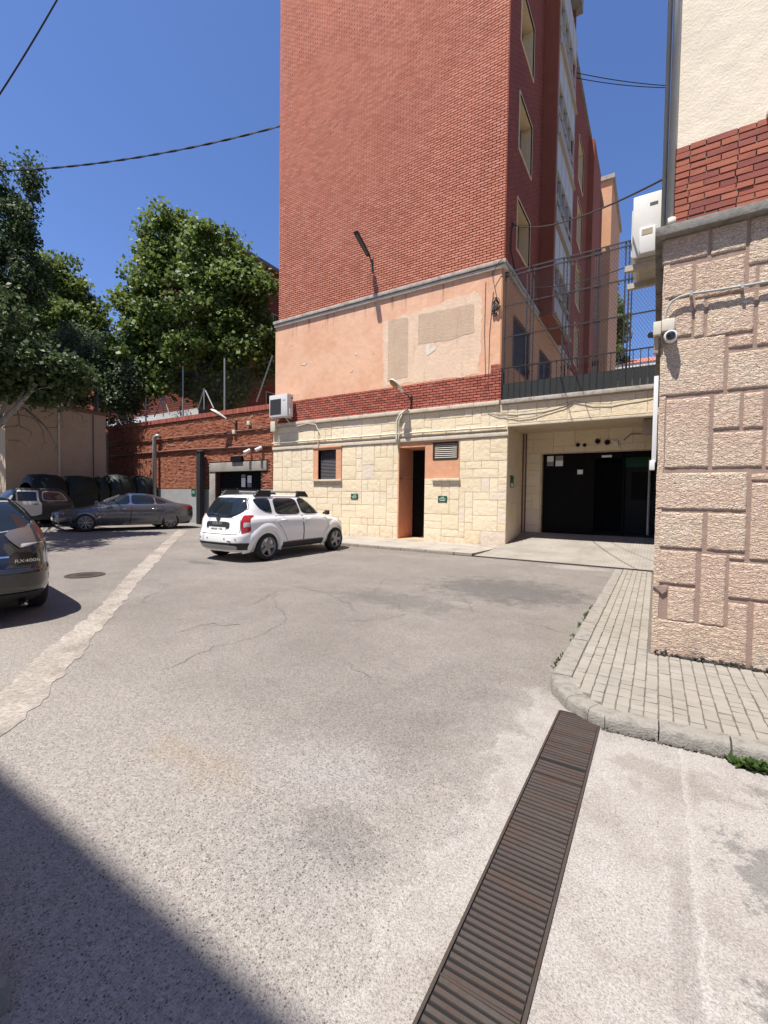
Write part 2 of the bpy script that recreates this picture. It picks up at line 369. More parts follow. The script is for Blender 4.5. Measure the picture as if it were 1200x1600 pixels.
    c = m.mul(c, m.math('ADD', 1.0, m.math('MULTIPLY', k.outputs[0], m.math('MULTIPLY', m.math('SUBTRACT', b3.outputs[0], 0.5), 0.30))))
    v4 = m.n('ShaderNodeTexVoronoi'); v4.inputs['Scale'].default_value = 85; m.put(v4.inputs['Vector'], P)
    b4 = m.n('ShaderNodeSeparateColor'); m.put(b4.inputs[0], v4.outputs['Color'])
    c = m.mul(c, m.math('SUBTRACT', 1.0, m.math('MULTIPLY', k.outputs[0], m.math('MULTIPLY', m.ss(b4.outputs[0], 0.66, 0.72), m.math('MULTIPLY', m.math('SUBTRACT', 1.0, m.ss(v4.outputs['Distance'], 0.28, 0.45)), 0.5)))))
    gr = m.noise(95, 3, 0.75); c = m.mul(c, m.lin(m.ss(gr, 0.3, 0.7), 0.84, 1.14))
    c = m.mul(c, m.lin(fine, 0.80, 1.20))
    h = m.math('ADD', m.math('MULTIPLY', ag, bw.outputs[0]), m.math('ADD', m.math('MULTIPLY', fine, 0.8), m.math('MULTIPLY', peb, 0.4)))
    m.color(c).bump(h, 0.0045, 0.9); return m.mat
MT['asphalt'] = asphalt()

def strip_mat():
    m = NT('trench_concrete', 0.92, 0, 0.25)
    big = m.noise(1.6, 5, 0.65); mid = m.noise(24, 6, 0.7); fine = m.noise(90, 4, 0.7)
    c = m.mix(m.ss(big, 0.3, 0.7), (0.330, 0.295, 0.255), (0.205, 0.178, 0.150)); c = m.mul(c, m.lin(m.ss(mid, 0.3, 0.7), 0.66, 1.18)); c = m.mul(c, m.lin(fine, 0.82, 1.16))
    v2 = m.n('ShaderNodeTexVoronoi'); v2.inputs['Scale'].default_value = 34; m.put(v2.inputs['Vector'], m.pos())
    b2 = m.n('ShaderNodeSeparateColor'); m.put(b2.inputs[0], v2.outputs['Color'])
    peb = m.math('MULTIPLY', m.math('SUBTRACT', 1.0, m.ss(v2.outputs['Distance'], 0.18, 0.3)), m.ss(b2.outputs[0], 0.7, 0.78))
    c = m.mix(m.math('MULTIPLY', peb, 0.75), c, (0.19, 0.15, 0.12)); m.color(c).bump(m.math('ADD', mid, fine), 0.003); return m.mat
MT['strip'] = strip_mat()
MT['crack'] = plain('crack_dirt', (0.098, 0.088, 0.080), 0.95, var=0.25, sc=8)
MT['kerb_dirt'] = plain('kerb_grit', (0.12, 0.105, 0.085), 0.95, var=0.4, sc=25, bump=0.01)
MT['dirt'] = plain('black_dirt', (0.045, 0.040, 0.034), 0.98, var=0.4, sc=25, bump=0.01)

def ramp_mat():
    m = NT('ribbed_ramp', 0.88, 0, 0.3); x = m.xyz()
    big = m.noise(0.8, 6, 0.65); fine = m.noise(60, 4, 0.7)
    c = m.mix(m.ss(big, 0.35, 0.7), (0.285, 0.258, 0.222), (0.215, 0.193, 0.168))
    sx = m.noise(1, 4, 0.6, m.scale(m.pos(), (3, 0.6, 1))); c = m.mul(c, m.lin(sx, 0.84, 1.14)); c = m.mul(c, m.lin(fine, 0.88, 1.1))
    m.color(c).bump(fine, 0.004); return m.mat
MT['ramp'] = ramp_mat()

def metal(name, col, rough, rust=0.0, rustcol=(0.16, 0.07, 0.035), metal_=0.7, sc=5):
    m = NT(name, rough, metal_, 0.4)
    n1 = m.noise(sc, 5, 0.65); n2 = m.noise(sc*9, 4)
    c = m.mul(col, m.lin(n2, 0.75, 1.25)); c = m.mix(m.math('MULTIPLY', m.ss(n1, 0.45, 0.7), rust), c, rustcol)
    m.color(c); m.rough(m.lin(n1, rough*0.8, min(1, rough*1.25))); m.bump(n2, 0.001); return m.mat
MT['grate'] = metal('rusty_iron', (0.046, 0.034, 0.028), 0.8, 0.6, (0.056, 0.028, 0.017), 0.1, 6)
MT['black_iron'] = metal('black_iron', (0.022, 0.022, 0.024), 0.5, 0.25, (0.05, 0.035, 0.03), 0.3)
MT['purple_iron'] = metal('dark_fence_paint', (0.022, 0.017, 0.018), 0.55, 0.3, (0.07, 0.04, 0.035), 0.2)
MT['fence_panel'] = plain('dull_black_sheet', (0.014, 0.017, 0.017), 0.75, 0.0, var=0.25, sc=3)
MT['wire'] = metal('galvanised_wire', (0.05, 0.05, 0.055), 0.5, 0.2, metal_=0.6)
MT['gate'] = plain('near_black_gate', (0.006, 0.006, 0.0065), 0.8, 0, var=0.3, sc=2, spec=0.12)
MT['dim_door'] = plain('dim_door', (0.035, 0.037, 0.038), 0.8, var=0.2, spec=0.1)
MT['grey_steel'] = metal('grey_steel', (0.30, 0.31, 0.31), 0.5, 0.15, metal_=0.4)
MT['pipe_cream'] = plain('cream_pipe', (0.55, 0.50, 0.40), 0.6, var=0.15)
MT['pipe_grey'] = plain('grey_conduit', (0.33, 0.335, 0.31), 0.55, var=0.12)
MT['pipe_rust'] = plain('brown_pipe', (0.15, 0.065, 0.045), 0.7, var=0.2)
MT['cable'] = plain('black_cable', (0.018, 0.018, 0.02), 0.6)
MT['white_pvc'] = plain('white_pvc', (0.62, 0.615, 0.60), 0.4, var=0.05)
MT['ac_white'] = plain('ac_enamel', (0.55, 0.545, 0.52), 0.42, var=0.07, sc=3)
MT['ac_dark'] = plain('ac_grille', (0.055, 0.055, 0.055), 0.6)
MT['shutter'] = plain('dark_slats', (0.075, 0.068, 0.07), 0.55, var=0.2)
MT['dark'] = plain('dark_void', (0.006, 0.006, 0.006), 0.9)
MT['room'] = plain('dim_room', (0.03, 0.03, 0.03), 0.9)
MT['green_sign'] = plain('green_plate', (0.006, 0.075, 0.035), 0.4)
MT['paper'] = plain('white_notice', (0.70, 0.70, 0.68), 0.6, var=0.05)
MT['paper_grey'] = plain('notice_print', (0.22, 0.20, 0.22), 0.6)
MT['window_frame'] = plain('white_frame', (0.42, 0.38, 0.32), 0.5, var=0.06)
MT['panel_grey'] = plain('grey_panel', (0.33, 0.27, 0.195), 0.55, var=0.08)
MT['roof_tile'] = plain('clay_roof', (0.40, 0.14, 0.09), 0.85, var=0.25, sc=3)
MT['lamp_glass'] = plain('amber_lens', (0.35, 0.17, 0.06), 0.25, var=0.1)
MT['wood'] = plain('grey_wood', (0.42, 0.37, 0.29), 0.8, var=0.2, sc=8)
MT['bin'] = plain('green_plastic', (0.006, 0.013, 0.010), 0.6, var=0.2, sc=3)
MT['hut_roof'] = plain('hut_roof', (0.16, 0.10, 0.07), 0.9, var=0.25)
MT['bark_pale'] = plain('pale_bark', (0.27, 0.25, 0.22), 0.9, var=0.6, sc=9, bump=0.01)
MT['bark'] = plain('plane_bark', (0.17, 0.15, 0.115), 0.9, var=0.4, sc=5, bump=0.02)
MT['earth'] = plain('yard_earth', (0.20, 0.17, 0.125), 0.95, var=0.25, sc=2)

def glass_mat(name='window_glass', col=(0.012, 0.016, 0.02), rough=0.04, spec=0.6):
    m = NT(name, rough, 0, spec); m.color(m.mul(col, m.lin(m.noise(1.5, 3), 0.6, 1.4))); return m.mat
MT['glass'] = glass_mat()
MT['glass_grey'] = glass_mat('hazy_glass', (0.14, 0.15, 0.16), 0.12)

def leaf_mat(name, dark, base, light, tr=0.35):
    m = NT(name, 0.55, 0, 0.35); r = m.island()
    c = m.mix(m.ss(r, 0.0, 0.5), dark, base); c = m.mix(m.ss(r, 0.6, 1.0), c, light)
    m.color(c)
    t = m.n('ShaderNodeBsdfTranslucent'); m.put(t.inputs[0], m.mix(0.5, c, light))
    mx = m.n('ShaderNodeMixShader'); mx.inputs[0].default_value = tr
    out = m.t.nodes['Material Output']
    m.t.links.new(m.p.outputs[0], mx.inputs[1]); m.t.links.new(t.outputs[0], mx.inputs[2]); m.t.links.new(mx.outputs[0], out.inputs[0])
    return m.mat
MT['leaf_plane'] = leaf_mat('plane_leaf', (0.036, 0.066, 0.012), (0.105, 0.16, 0.028), (0.22, 0.27, 0.07))
MT['leaf_dark'] = leaf_mat('dark_leaf', (0.022, 0.044, 0.014), (0.052, 0.088, 0.026), (0.14, 0.18, 0.075), 0.25)
MT['leaf_grey'] = leaf_mat('grey_green_leaf', (0.030, 0.050, 0.022), (0.065, 0.095, 0.042), (0.16, 0.19, 0.10), 0.3)
MT['weed'] = leaf_mat('weed_leaf', (0.020, 0.045, 0.010), (0.045, 0.085, 0.016), (0.09, 0.13, 0.03))

def paint(name, col, metal_=0.0, rough=0.28, coat=1.0):
    m = NT(name, rough, metal_, 0.5)
    d = m.noise(3.0, 5, 0.6); m.color(m.mul(col, m.lin(d, 0.93, 1.07))); m.rough(m.lin(d, rough*0.8, rough*1.3))
    m.p.inputs['Coat Weight'].default_value = coat; m.p.inputs['Coat Roughness'].default_value = 0.05
    return m.mat
MT['car_white'] = paint('white_car_paint', (0.76, 0.76, 0.755))
MT['car_grey'] = paint('grey_car_paint', (0.076, 0.084, 0.102), 0.45, 0.28)
MT['car_black'] = paint('black_car_paint', (0.012, 0.013, 0.015), 0.2, 0.25)
MT['car_old'] = paint('faded_dark_paint', (0.022, 0.024, 0.024), 0.0, 0.45, 0.3)
MT['car_door'] = paint('pale_door_paint', (0.52, 0.52, 0.50), 0.0, 0.45, 0.3)
MT['trim'] = plain('black_plastic_trim', (0.022, 0.022, 0.023), 0.6, var=0.15)
MT['seam'] = plain('panel_gap', (0.01, 0.01, 0.01), 0.9)
MT['tyre'] = plain('tyre_rubber', (0.018, 0.018, 0.018), 0.85, var=0.25, sc=9)
MT['alloy'] = metal('alloy_wheel', (0.24, 0.24, 0.25), 0.4, 0.0, metal_=0.8)
MT['silver'] = plain('silver_plastic', (0.36, 0.36, 0.36), 0.4, 0.3)
MT['chrome'] = metal('chrome_trim', (0.62, 0.62, 0.63), 0.15, 0.0, metal_=1.0)
MT['red_lens'] = glass_mat('red_lens', (0.30, 0.012, 0.014), 0.12)
MT['clear_lens'] = glass_mat('clear_lens', (0.42, 0.40, 0.40), 0.12)
MT['smoke_lens'] = glass_mat('smoked_lens', (0.10, 0.085, 0.082), 0.12)
MT['dark_red_lens'] = glass_mat('dark_red_lens', (0.10, 0.035, 0.03), 0.12)
MT['plate'] = plain('plate_white', (0.62, 0.62, 0.60), 0.5, var=0.04)
MT['ink'] = plain('black_ink', (0.02, 0.02, 0.02), 0.6)

# ------------------------------------------------------------------ generic surface builders
def front(yf): return lambda u, v, d: (u, yf-d, v)          # faces the camera (-Y), d outwards
def side(xf): return lambda u, v, d: (xf+d, u, v)           # faces +X
def top(zf): return lambda u, v, d: (u, v, zf+d)            # faces up

def hits(r, holes, eps=1e-4):
    return any(r[0] < h[1]-eps and r[1] > h[0]+eps and r[2] < h[3]-eps and r[3] > h[2]+eps for h in holes)
def wall_grid(mb, T, u0, u1, v0, v1, holes, depth=0.3):
    us = sorted({u0, u1, *[h[0] for h in holes], *[h[1] for h in holes]}); us = [u for u in us if u0 <= u <= u1]
    vs = sorted({v0, v1, *[h[2] for h in holes], *[h[3] for h in holes]}); vs = [v for v in vs if v0 <= v <= v1]
    for a, b in zip(us, us[1:]):
        for c, d in zip(vs, vs[1:]):
            if not hits((a, b, c, d), holes): mb.add([T(a,c,0), T(b,c,0), T(b,d,0), T(a,d,0)], [(0,1,2,3)])
    for (a, b, c, d) in holes:
        mb.add([T(a,c,0), T(b,c,0), T(b,d,0), T(a,d,0), T(a,c,-depth), T(b,c,-depth), T(b,d,-depth), T(a,d,-depth)],
               [(0,4,5,1), (1,5,6,2), (2,6,7,3), (3,7,4,0)])
def quad(mb, T, u0, u1, v0, v1, d0, d1):
    """a block proud of a face from depth d0 to d1"""
    mb.add([T(u0,v0,d0), T(u1,v0,d0), T(u1,v1,d0), T(u0,v1,d0), T(u0,v0,d1), T(u1,v0,d1), T(u1,v1,d1), T(u0,v1,d1)],
           [(0,3,2,1), (4,5,6,7), (0,1,5,4), (1,2,6,5), (2,3,7,6), (3,0,4,7)])
def brick_rects(u0, u1, v0, v1, course, length, joint, holes=(), alt=None, rng=random):
    out = []; n = max(1, round((v1-v0)/course)); course = (v1-v0)/n
    for i in range(n):
        z0 = v0+i*course+joint*0.5; z1 = v0+(i+1)*course-joint*0.5
        u = u0-(length*0.5 if i % 2 else 0.0)+rng.uniform(-.01, .01); k = i
        while u < u1:
            L = length if alt is None else (length if k % 2 else alt); k += 1
            a, b = max(u, u0), min(u+L-joint*0.7, u1); u += L
            if b-a < 0.03: continue
            if holes and hits((a, b, z0, z1), holes): continue
            out.append((a, b, z0, z1))
    return out
def brick_mesh(mb, T, rects, base=-0.01, proud=0.016, jit=0.004, rng=random):
    for (a, b, c, d) in rects:
        p = proud+rng.uniform(-jit, jit); j = lambda: rng.uniform(-.0025, .0025)
        mb.add([T(a,c,base), T(b,c,base), T(b,d,base), T(a,d,base), T(a+j(),c+j(),p+j()), T(b+j(),c+j(),p+j()), T(b+j(),d+j(),p), T(a+j(),d+j(),p)],
               [(4,5,6,7), (0,1,5,4), (1,2,6,5), (2,3,7,6), (3,0,4,7)])
def ashlar(u0, u1, v0, v1, uw, vh, holes, rng):
    def lines(a, b, step, fix):
        n = max(1, round((b-a)/step)); L = [a+(b-a)*i/n for i in range(n+1)]
        for f in fix:
            if a < f < b:
                i = min(range(1, n), key=lambda i: abs(L[i]-f)); L[i] = f
        return sorted(set(L))
    us = lines(u0, u1, uw, {h[0] for h in holes} | {h[1] for h in holes}); vs = lines(v0, v1, vh, {h[2] for h in holes} | {h[3] for h in holes})
    nu, nv = len(us)-1, len(vs)-1; used = [[False]*nv for _ in range(nu)]; out = []
    for i in range(nu):
        for j in range(nv):
            if hits((us[i], us[i+1], vs[j], vs[j+1]), holes): used[i][j] = True
    for j in range(nv):
        for i in range(nu):
            if used[i][j]: continue
            w, h = rng.choice([(2,1),(3,2),(2,2),(1,1),(3,1),(2,1),(1,2),(2,2),(3,2)])
            ww = 1
            while ww < w and i+ww < nu and not used[i+ww][j]: ww += 1
            hh = 1
            while hh < h and j+hh < nv and not any(used[i+k][j+hh] for k in range(ww)): hh += 1
            for k in range(ww):
                for q in range(hh): used[i+k][j+q] = True
            out.append((us[i], us[i+ww], vs[j], vs[j+hh]))
    return out
def stone_mesh(T, r, joint=0.008, base=-0.01, proud=0.014, nu=1, nv=1, amp=0.0, rng=random, edge=0.006):
    """one hewn block: raised face with a chamfered, slightly uneven edge"""
    mb = MB(); a, b, c, d = r[0]+joint, r[1]-joint, r[2]+joint, r[3]-joint
    nu = max(1, nu); nv = max(1, nv); idx = {}; vs = []; fs = []
    for i in range(nu+1):
        for j in range(nv+1):
            u = a+edge+(b-a-2*edge)*i/nu; v = c+edge+(d-c-2*edge)*j/nv
            dd = proud + (amp*((mnoise.noise(Vector((u*8+r[0]*31, v*12, r[2]*17)))*.25+mnoise.noise(Vector((u*26+r[2]*5, v*52+u*8, r[0]*13)))*.62) if amp > .008 else mnoise.noise(Vector((u*9+r[0]*31, v*15, r[2]*17)))) if amp else rng.uniform(-.003, .003))
            if amp and (i in (0, nu) or j in (0, nv)):
                dd = proud*0.72+amp*0.5*mnoise.noise(Vector((u*14, v*14, 3))); q = 0.005
                u += q*mnoise.noise(Vector((u*20, v*20, 7))); v += q*mnoise.noise(Vector((u*20, v*20, 9)))
            idx[i, j] = len(vs); vs.append(T(u, v, dd))
    for i in range(nu):
        for j in range(nv): fs.append((idx[i,j], idx[i+1,j], idx[i+1,j+1], idx[i,j+1]))
    loop = [(i, 0) for i in range(nu)]+[(nu, j) for j in range(nv)]+[(i, nv) for i in range(nu, 0, -1)]+[(0, j) for j in range(nv, 0, -1)]
    base_i = len(vs)
    for (i, j) in loop:
        u = a+(b-a)*i/nu; v = c+(d-c)*j/nv; vs.append(T(u, v, base))
    n = len(loop)
    for k in range(n):
        p, q = idx[loop[k]], idx[loop[(k+1)%n]]; fs.append((base_i+k, base_i+(k+1)%n, q, p))
    mb.add(vs, fs); return mb

# ================================================================== SETTING
def ground_sheet():
    xs = sorted(set(list(np.arange(-60, -11, 1.5))+list(np.arange(-11, 3, 2.0))+[-400, -200, -100, 3, 10, 30, 100, 300]))
    ys = [-300, -100, -30, -10, 0, 5, 10, 15, 20, 30, 60, 150, 400]
    mb = MB(); vs = [(x, y, gz(x, y)) for x in xs for y in ys]; n = len(ys)
    mb.add(vs, [(i*n+j, (i+1)*n+j, (i+1)*n+j+1, i*n+j+1) for i in range(len(xs)-1) for j in range(n-1)])
    return mb.build('ground', MT['asphalt'], kind='structure', smooth=True)
ground_sheet()

def ribbon(mb, L, R, h, rough=0.0, step=0.08):
    """uneven sheet between two ground polylines"""
    def resample(P, n):
        d = [0]
        for a, b in zip(P, P[1:]): d.append(d[-1]+(b-a).length)
        out = []
        for i in range(n):
            t = d[-1]*i/(n-1); k = max(q for q in range(len(d)) if d[q] <= t+1e-9); k = min(k, len(P)-2)
            f = (t-d[k])/max(1e-9, d[k+1]-d[k]); out.append(P[k].lerp(P[k+1], f))
        return out
    tot = sum((b-a).length for a, b in zip(L, L[1:])); n = max(3, int(tot/step))
    L, R = resample(L, n), resample(R, n); vs = []
    for i, (a, b) in enumerate(zip(L, R)):
        d = (b-a).normalized() if (b-a).length > 1e-6 else Vector((1, 0, 0))
        a = a-d*rough*mnoise.noise(a*5.3+Vector((0, 0, 1.3)))-d*rough*.7*mnoise.noise(a*17); b = b+d*rough*mnoise.noise(b*5.1+Vector((0, 0, 7.7)))+d*rough*.7*mnoise.noise(b*17)
        for f in (0, .25, .5, .75, 1):
            p = a.lerp(b, f); vs.append((p.x, p.y, gz(p.x, p.y)+h))
    mb.add(vs, [(i*5+k, i*5+k+1, (i+1)*5+k+1, (i+1)*5+k) for i in range(n-1) for k in range(4)])
LE = [(-160, 1230), (0, 1077), (50, 1036), (110, 986), (155, 950), (200, 897), (240, 862), (262, 842), (278, 828)]
RE = [(-160, 1325), (0, 1150), (30, 1128), (65, 1092), (118, 1031), (148, 992), (182, 956), (216, 910), (238, 886), (266, 854), (293, 829)]
mb = MB(); ribbon(mb, [G(*p) for p in LE], [G(*p) for p in RE], 0.005, 0.10)
mb.build('concrete_trench_strip', MT['strip'], kind='structure')

CRACKS = [[(380, 905), (440, 912), (500, 925), (560, 930), (600, 940), (640, 955), (680, 965), (720, 968), (780, 966), (840, 978), (900, 990)],
          [(600, 905), (590, 918), (585, 925)], [(430, 925), (428, 945), (440, 955), (448, 965), (445, 975), (420, 985), (395, 996), (370, 1003), (335, 1012), (300, 1030), (255, 1050)],
          [(500, 975), (540, 970), (600, 968), (640, 960)], [(235, 905), (260, 915), (240, 930), (215, 945)], [(725, 935), (735, 945), (740, 955), (760, 962), (790, 966)],
          [(815, 880), (825, 892), (840, 905)], [(255, 912), (320, 905), (380, 893), (430, 885)], [(500, 840+85), (530, 935), (560, 960)], [(535, 1035), (560, 1048), (585, 1062)],
          [(455, 920), (430, 925), (405, 940), (380, 950)], [(660, 900), (640, 905), (600, 905), (560, 912)], [(280, 985), (330, 975), (380, 975)], [(95, 930), (110, 925), (130, 922), (160, 925)]]
mb = MB()
for cr in CRACKS:
    P = [G(*p) for p in cr]; L = []; R = []
    d = [0]
    for a, b in zip(P, P[1:]):
        n = max(2, int((b-a).length/0.035))
        for i in range(n):
            p = a.lerp(b, i/n); t = (b-a).normalized(); s = Vector((-t.y, t.x, 0))
            p = p+s*(0.10*mnoise.noise(p*2.6)+0.06*mnoise.noise(p*9)+.02*mnoise.noise(p*31)); wd = 0.002+0.012*abs(mnoise.noise(p*2.7))*abs(mnoise.noise(p*11)+.5)
            L.append(p-s*wd); R.append(p+s*wd)
    if len(L) > 2:
        vs = []
        for a, b in zip(L, R): vs += [(a.x, a.y, gz(a.x, a.y)+0.004), (b.x, b.y, gz(b.x, b.y)+0.004)]
        mb.add(vs, [(2*i, 2*i+1, 2*i+3, 2*i+2) for i in range(len(L)-1)])
mb.build('ground_crack', MT['crack'], kind='structure')

# manhole cover
c = G(133, 899)
mh = thing('manhole_cover', 'round iron manhole cover set flush in the asphalt near the dark hatchback', 'manhole cover', (c.x, c.y, gz(c.x, c.y)))
m1 = MB(); m1.lathe([(0.36, 0.0), (0.36, 0.010), (0.31, 0.010), (0.31, 0.0)], (c.x, c.y, gz(c.x, c.y)+.002), n=40, cap=False); m1.build('frame', MT['grate'], mh)
m1 = MB(); m1.lathe([(0.300, 0.0), (0.300, 0.008), (0.27, 0.008), (0.262, 0.004), (0.20, 0.004), (0.195, 0.008), (0.001, 0.008)], (c.x, c.y, gz(c.x, c.y)+.002), n=40)
for i in range(-5, 6):
    for j in range(-5, 6):
        if i*i+j*j < 12: m1.box(c.x+i*.048-.013, c.x+i*.048+.013, c.y+j*.048-.013, c.y+j*.048+.013, gz(c.x, c.y)+.009, gz(c.x, c.y)+.014)
m1.build('lid', MT['grate'], mh)

# ---- right-hand pavement: kerb stones, pavers
PAVZ = 0.10
pave = MB()
pave.add([(-0.62, 11.6, 0), (-0.62, 4.25, 0), (-0.52, 3.98, 0), (-0.3, 3.80, 0), (4.5, 4.05, 0), (4.5, 5.6, 0), (0.1, 5.6, 0), (0.1, 11.6, 0)], [])
base = [(-0.62, 11.7), (-0.62, 4.25), (-0.50, 3.95), (-0.28, 3.76), (5.5, 4.12), (5.5, 5.6), (0.05, 5.6), (0.05, 11.7)]
pv = MB(); pv.prism(base, lambda u, v: (u, v, PAVZ-0.012), lambda u, v: (u, v, -0.05))
pavement = pv.build('pavement', MT['paver_bed'], kind='structure', recalc=True)
def inside(x, y, poly):
    r = False; j = len(poly)-1
    for i in range(len(poly)):
        if (poly[i][1] > y) != (poly[j][1] > y) and x < (poly[j][0]-poly[i][0])*(y-poly[i][1])/(poly[j][1]-poly[i][1])+poly[i][0]: r = not r
        j = i
    return r
TS = 0.095; tiles = []
for j in range(int((11.7-3.7)/TS)+1):
    for i in range(64):
        x0 = -0.605+i*TS; y0 = 11.66-(j+1)*TS; jj = 0.004
        cx, cy_ = x0+TS/2, y0+TS/2
        if not inside(cx, cy_, base) or (cx > 0.0 and cy_ > 5.42): continue
        tiles.append((x0, y0))
tiles.sort(key=lambda t: (t[0])**2+(t[1])**2)
def tile_me(rng):
    m = MB(); a, b = 0.003, TS-0.003
    h = [rng.uniform(-.003, .003) for _ in range(4)]; j = lambda: rng.uniform(-.003, .003)
    e = .005
    lo = [(a+j(),a+j()), (b+j(),a+j()), (b+j(),b+j()), (a+j(),b+j())]; cx = TS/2
    vs = [(x, y, -0.02) for x, y in lo]+[(x+(e if x < cx else -e)*.3, y+(e if y < cx else -e)*.3, -.003+h[k]) for k, (x, y) in enumerate(lo)]+[(x+(e if x < cx else -e), y+(e if y < cx else -e), h[k]) for k, (x, y) in enumerate(lo)]
    m.add(vs, [(8,9,10,11)]+[(4+k, 4+(k+1)%4, 8+(k+1)%4, 8+k) for k in range(4)]+[(k, (k+1)%4, 4+(k+1)%4, 4+k) for k in range(4)])
    me = bpy.data.meshes.new('paver'); me.from_pydata(m.v, [], m.f); me.materials.append(MT['paver']); return me
tmes = [tile_me(random) for _ in range(24)]
rest = MB()
for k, (x0, y0) in enumerate(tiles):
    z = PAVZ+0.004*mnoise.noise(Vector((x0*1.3, y0*1.3, 0)))+random.uniform(-.003, .003)
    if k < 300: link('paver', random.choice(tmes), pavement, (x0, y0, z))
    else:
        me = random.choice(tmes); rest.add([(v.co.x+x0, v.co.y+y0, v.co.z+z) for v in me.vertices], [list(p.vertices) for p in me.polygons])
rest.build('far_pavers', MT['paver'], pavement, kind='stuff')
# kerb stones along the edge: straight run, rounded corner, run to the right
def kerbstone(P0, P1, Q0, Q1, h=0.104):
    """P = road side edge, Q = inner edge"""
    m = MB(); n = 6; rows = []
    for i in range(n+1):
        t = i/n; t = 0.012+t*0.976
        a = Vector(P0).lerp(Vector(P1), t); b = Vector(Q0).lerp(Vector(Q1), t)
        w = lambda s: 0.006*mnoise.noise(Vector((a.x*5, a.y*5, s)))
        d = (b-a)
        pts = [a+Vector((0,0,-.06)), a+d*.02+Vector((w(1), w(2), h*.62)), a+d*.10+Vector((w(3), w(3), h*.9+w(4))), a+d*.24+Vector((0,0,h+w(5))), a+d*.6+Vector((0,0,h+w(6))), a+d*.97+Vector((0,0,h+w(7)-.002)), b+Vector((0,0,h-.03))]
        rows.append(pts)
    k = len(rows[0]); m.add([p for r in rows for p in r], [(i*k+j, (i+1)*k+j, (i+1)*k+j+1, i*k+j+1) for i in range(n) for j in range(k-1)]+[tuple(range(k))[::-1], tuple(n*k+q for q in range(k))])
    m.build('kerbstone', MT['kerb'], pavement, smooth=True, angle=50)
ky = [11.6, 10.5, 9.4, 8.35, 7.3, 6.3, 5.45, 4.25]
for a, b in zip(ky, ky[1:]): kerbstone((-0.80, a, 0), (-0.79, b, 0), (-0.615, a, 0), (-0.605, b, 0))
arc = [((-0.79, 4.25, 0), (-0.605, 4.25, 0)), ((-0.73, 4.02, 0), (-0.54, 4.08, 0)), ((-0.58, 3.79, 0), (-0.46, 3.93, 0)), ((-0.40, 3.66, 0), (-0.34, 3.81, 0)), ((-0.28, 3.605, 0), (-0.26, 3.765, 0))]
for (p0, q0), (p1, q1) in zip(arc, arc[1:]): kerbstone(p0, p1, q0, q1)
kx = [-0.28, 0.06, 0.47, 1.0, 1.7, 2.5, 3.4, 4.4, 5.5]
for a, b in zip(kx, kx[1:]): kerbstone((a, 3.605+(a+.28)*.062, 0), (b, 3.605+(b+.28)*.062, 0), (a, 3.765+(a+.28)*.062, 0), (b, 3.765+(b+.28)*.062, 0))

# weeds and dirt along the kerb and the wall foot
def weed_patch(name, label, cat, path, n, size, spread, parent=None):
    mb = MB()
    for i in range(n):
        t = random.random()*(len(path)-1); k = int(t); p = path[k].lerp(path[min(k+1, len(path)-1)], t-k)
        if mnoise.noise(p*4.0) < -0.12 and len(path) > 2: continue
        p = p+Vector((random.gauss(0, spread), random.gauss(0, spread), 0))
        for _ in range(5):
            a = random.uniform(0, 6.28); L = size*random.uniform(.4, 1.2); el = random.uniform(.3, 1.25)
            d = Vector((math.cos(a)*math.cos(el), math.sin(a)*math.cos(el), math.sin(el))); s = Vector((-math.sin(a), math.cos(a), 0))*L*.2
            mb.add([p, p+d*L*.5+s, p+d*L+Vector((0,0,-L*.15)), p+d*L*.5-s], [(0,1,2,3)])
    o = mb.build(name, MT['weed'])
    return tag(o, label, cat, kind='stuff')
weed_patch('kerb_weeds', 'thin strip of weeds in the joint along the straight kerb', 'weeds', [Vector((-0.83, y, 0)) for y in (4.3, 4.9, 5.5, 6.2, 7, 7.8)], 130, 0.045, 0.02)
p = tag(weed_patch('weed_tuft', 'leafy green weed growing against the kerb face at the right', 'weed', [Vector((0.50, 3.60, 0)), Vector((0.66, 3.62, 0))], 60, 0.07, 0.022), None, None)
p = weed_patch('low_weeds', 'flat green weeds along the kerb beside the leafy tuft', 'weeds', [Vector((0.64, 3.60, 0)), Vector((0.9, 3.62, 0))], 60, 0.045, 0.02)
weed_patch('drain_sprout', 'small green sprouts growing out of the iron drain grate', 'weed', [Vector((-0.50, 1.475, -0.01)), Vector((-0.5, 1.485, -0.01))], 4, 0.022, 0.006)
mb = MB()
for i in range(900):
    x = random.uniform(0.03, 3.5); hh = 1+.8*mnoise.noise(Vector((x*5, 0, 0))); y = 5.40-abs(random.gauss(0, .014)); r = random.uniform(.006, .018); zz = abs(random.gauss(0, .016))*hh
    mb.lathe([(r, 0), (r*.8, r*.6), (r*.2, r*.95)], (x, y, PAVZ-.004+zz), n=5)
tag(mb.build('wall_foot_dirt', MT['dirt']), 'black dirt and debris gathered at the foot of the pink stone wall', 'dirt', kind='stuff')

mb = MB()
for i in range(700):
    x = random.uniform(-.3, 2.6); y = 3.605+(x+.28)*.062-abs(random.gauss(0, .010)); r = random.uniform(.005, .014)
    mb.lathe([(r, 0), (r*.8, r*.6), (r*.2, r*.95)], (x, y, abs(random.gauss(0, .008))), n=5)
tag(mb.build('kerb_foot_dirt', MT['kerb_dirt']), 'grey brown grit gathered at the foot of the right kerb stones', 'dirt', kind='stuff')
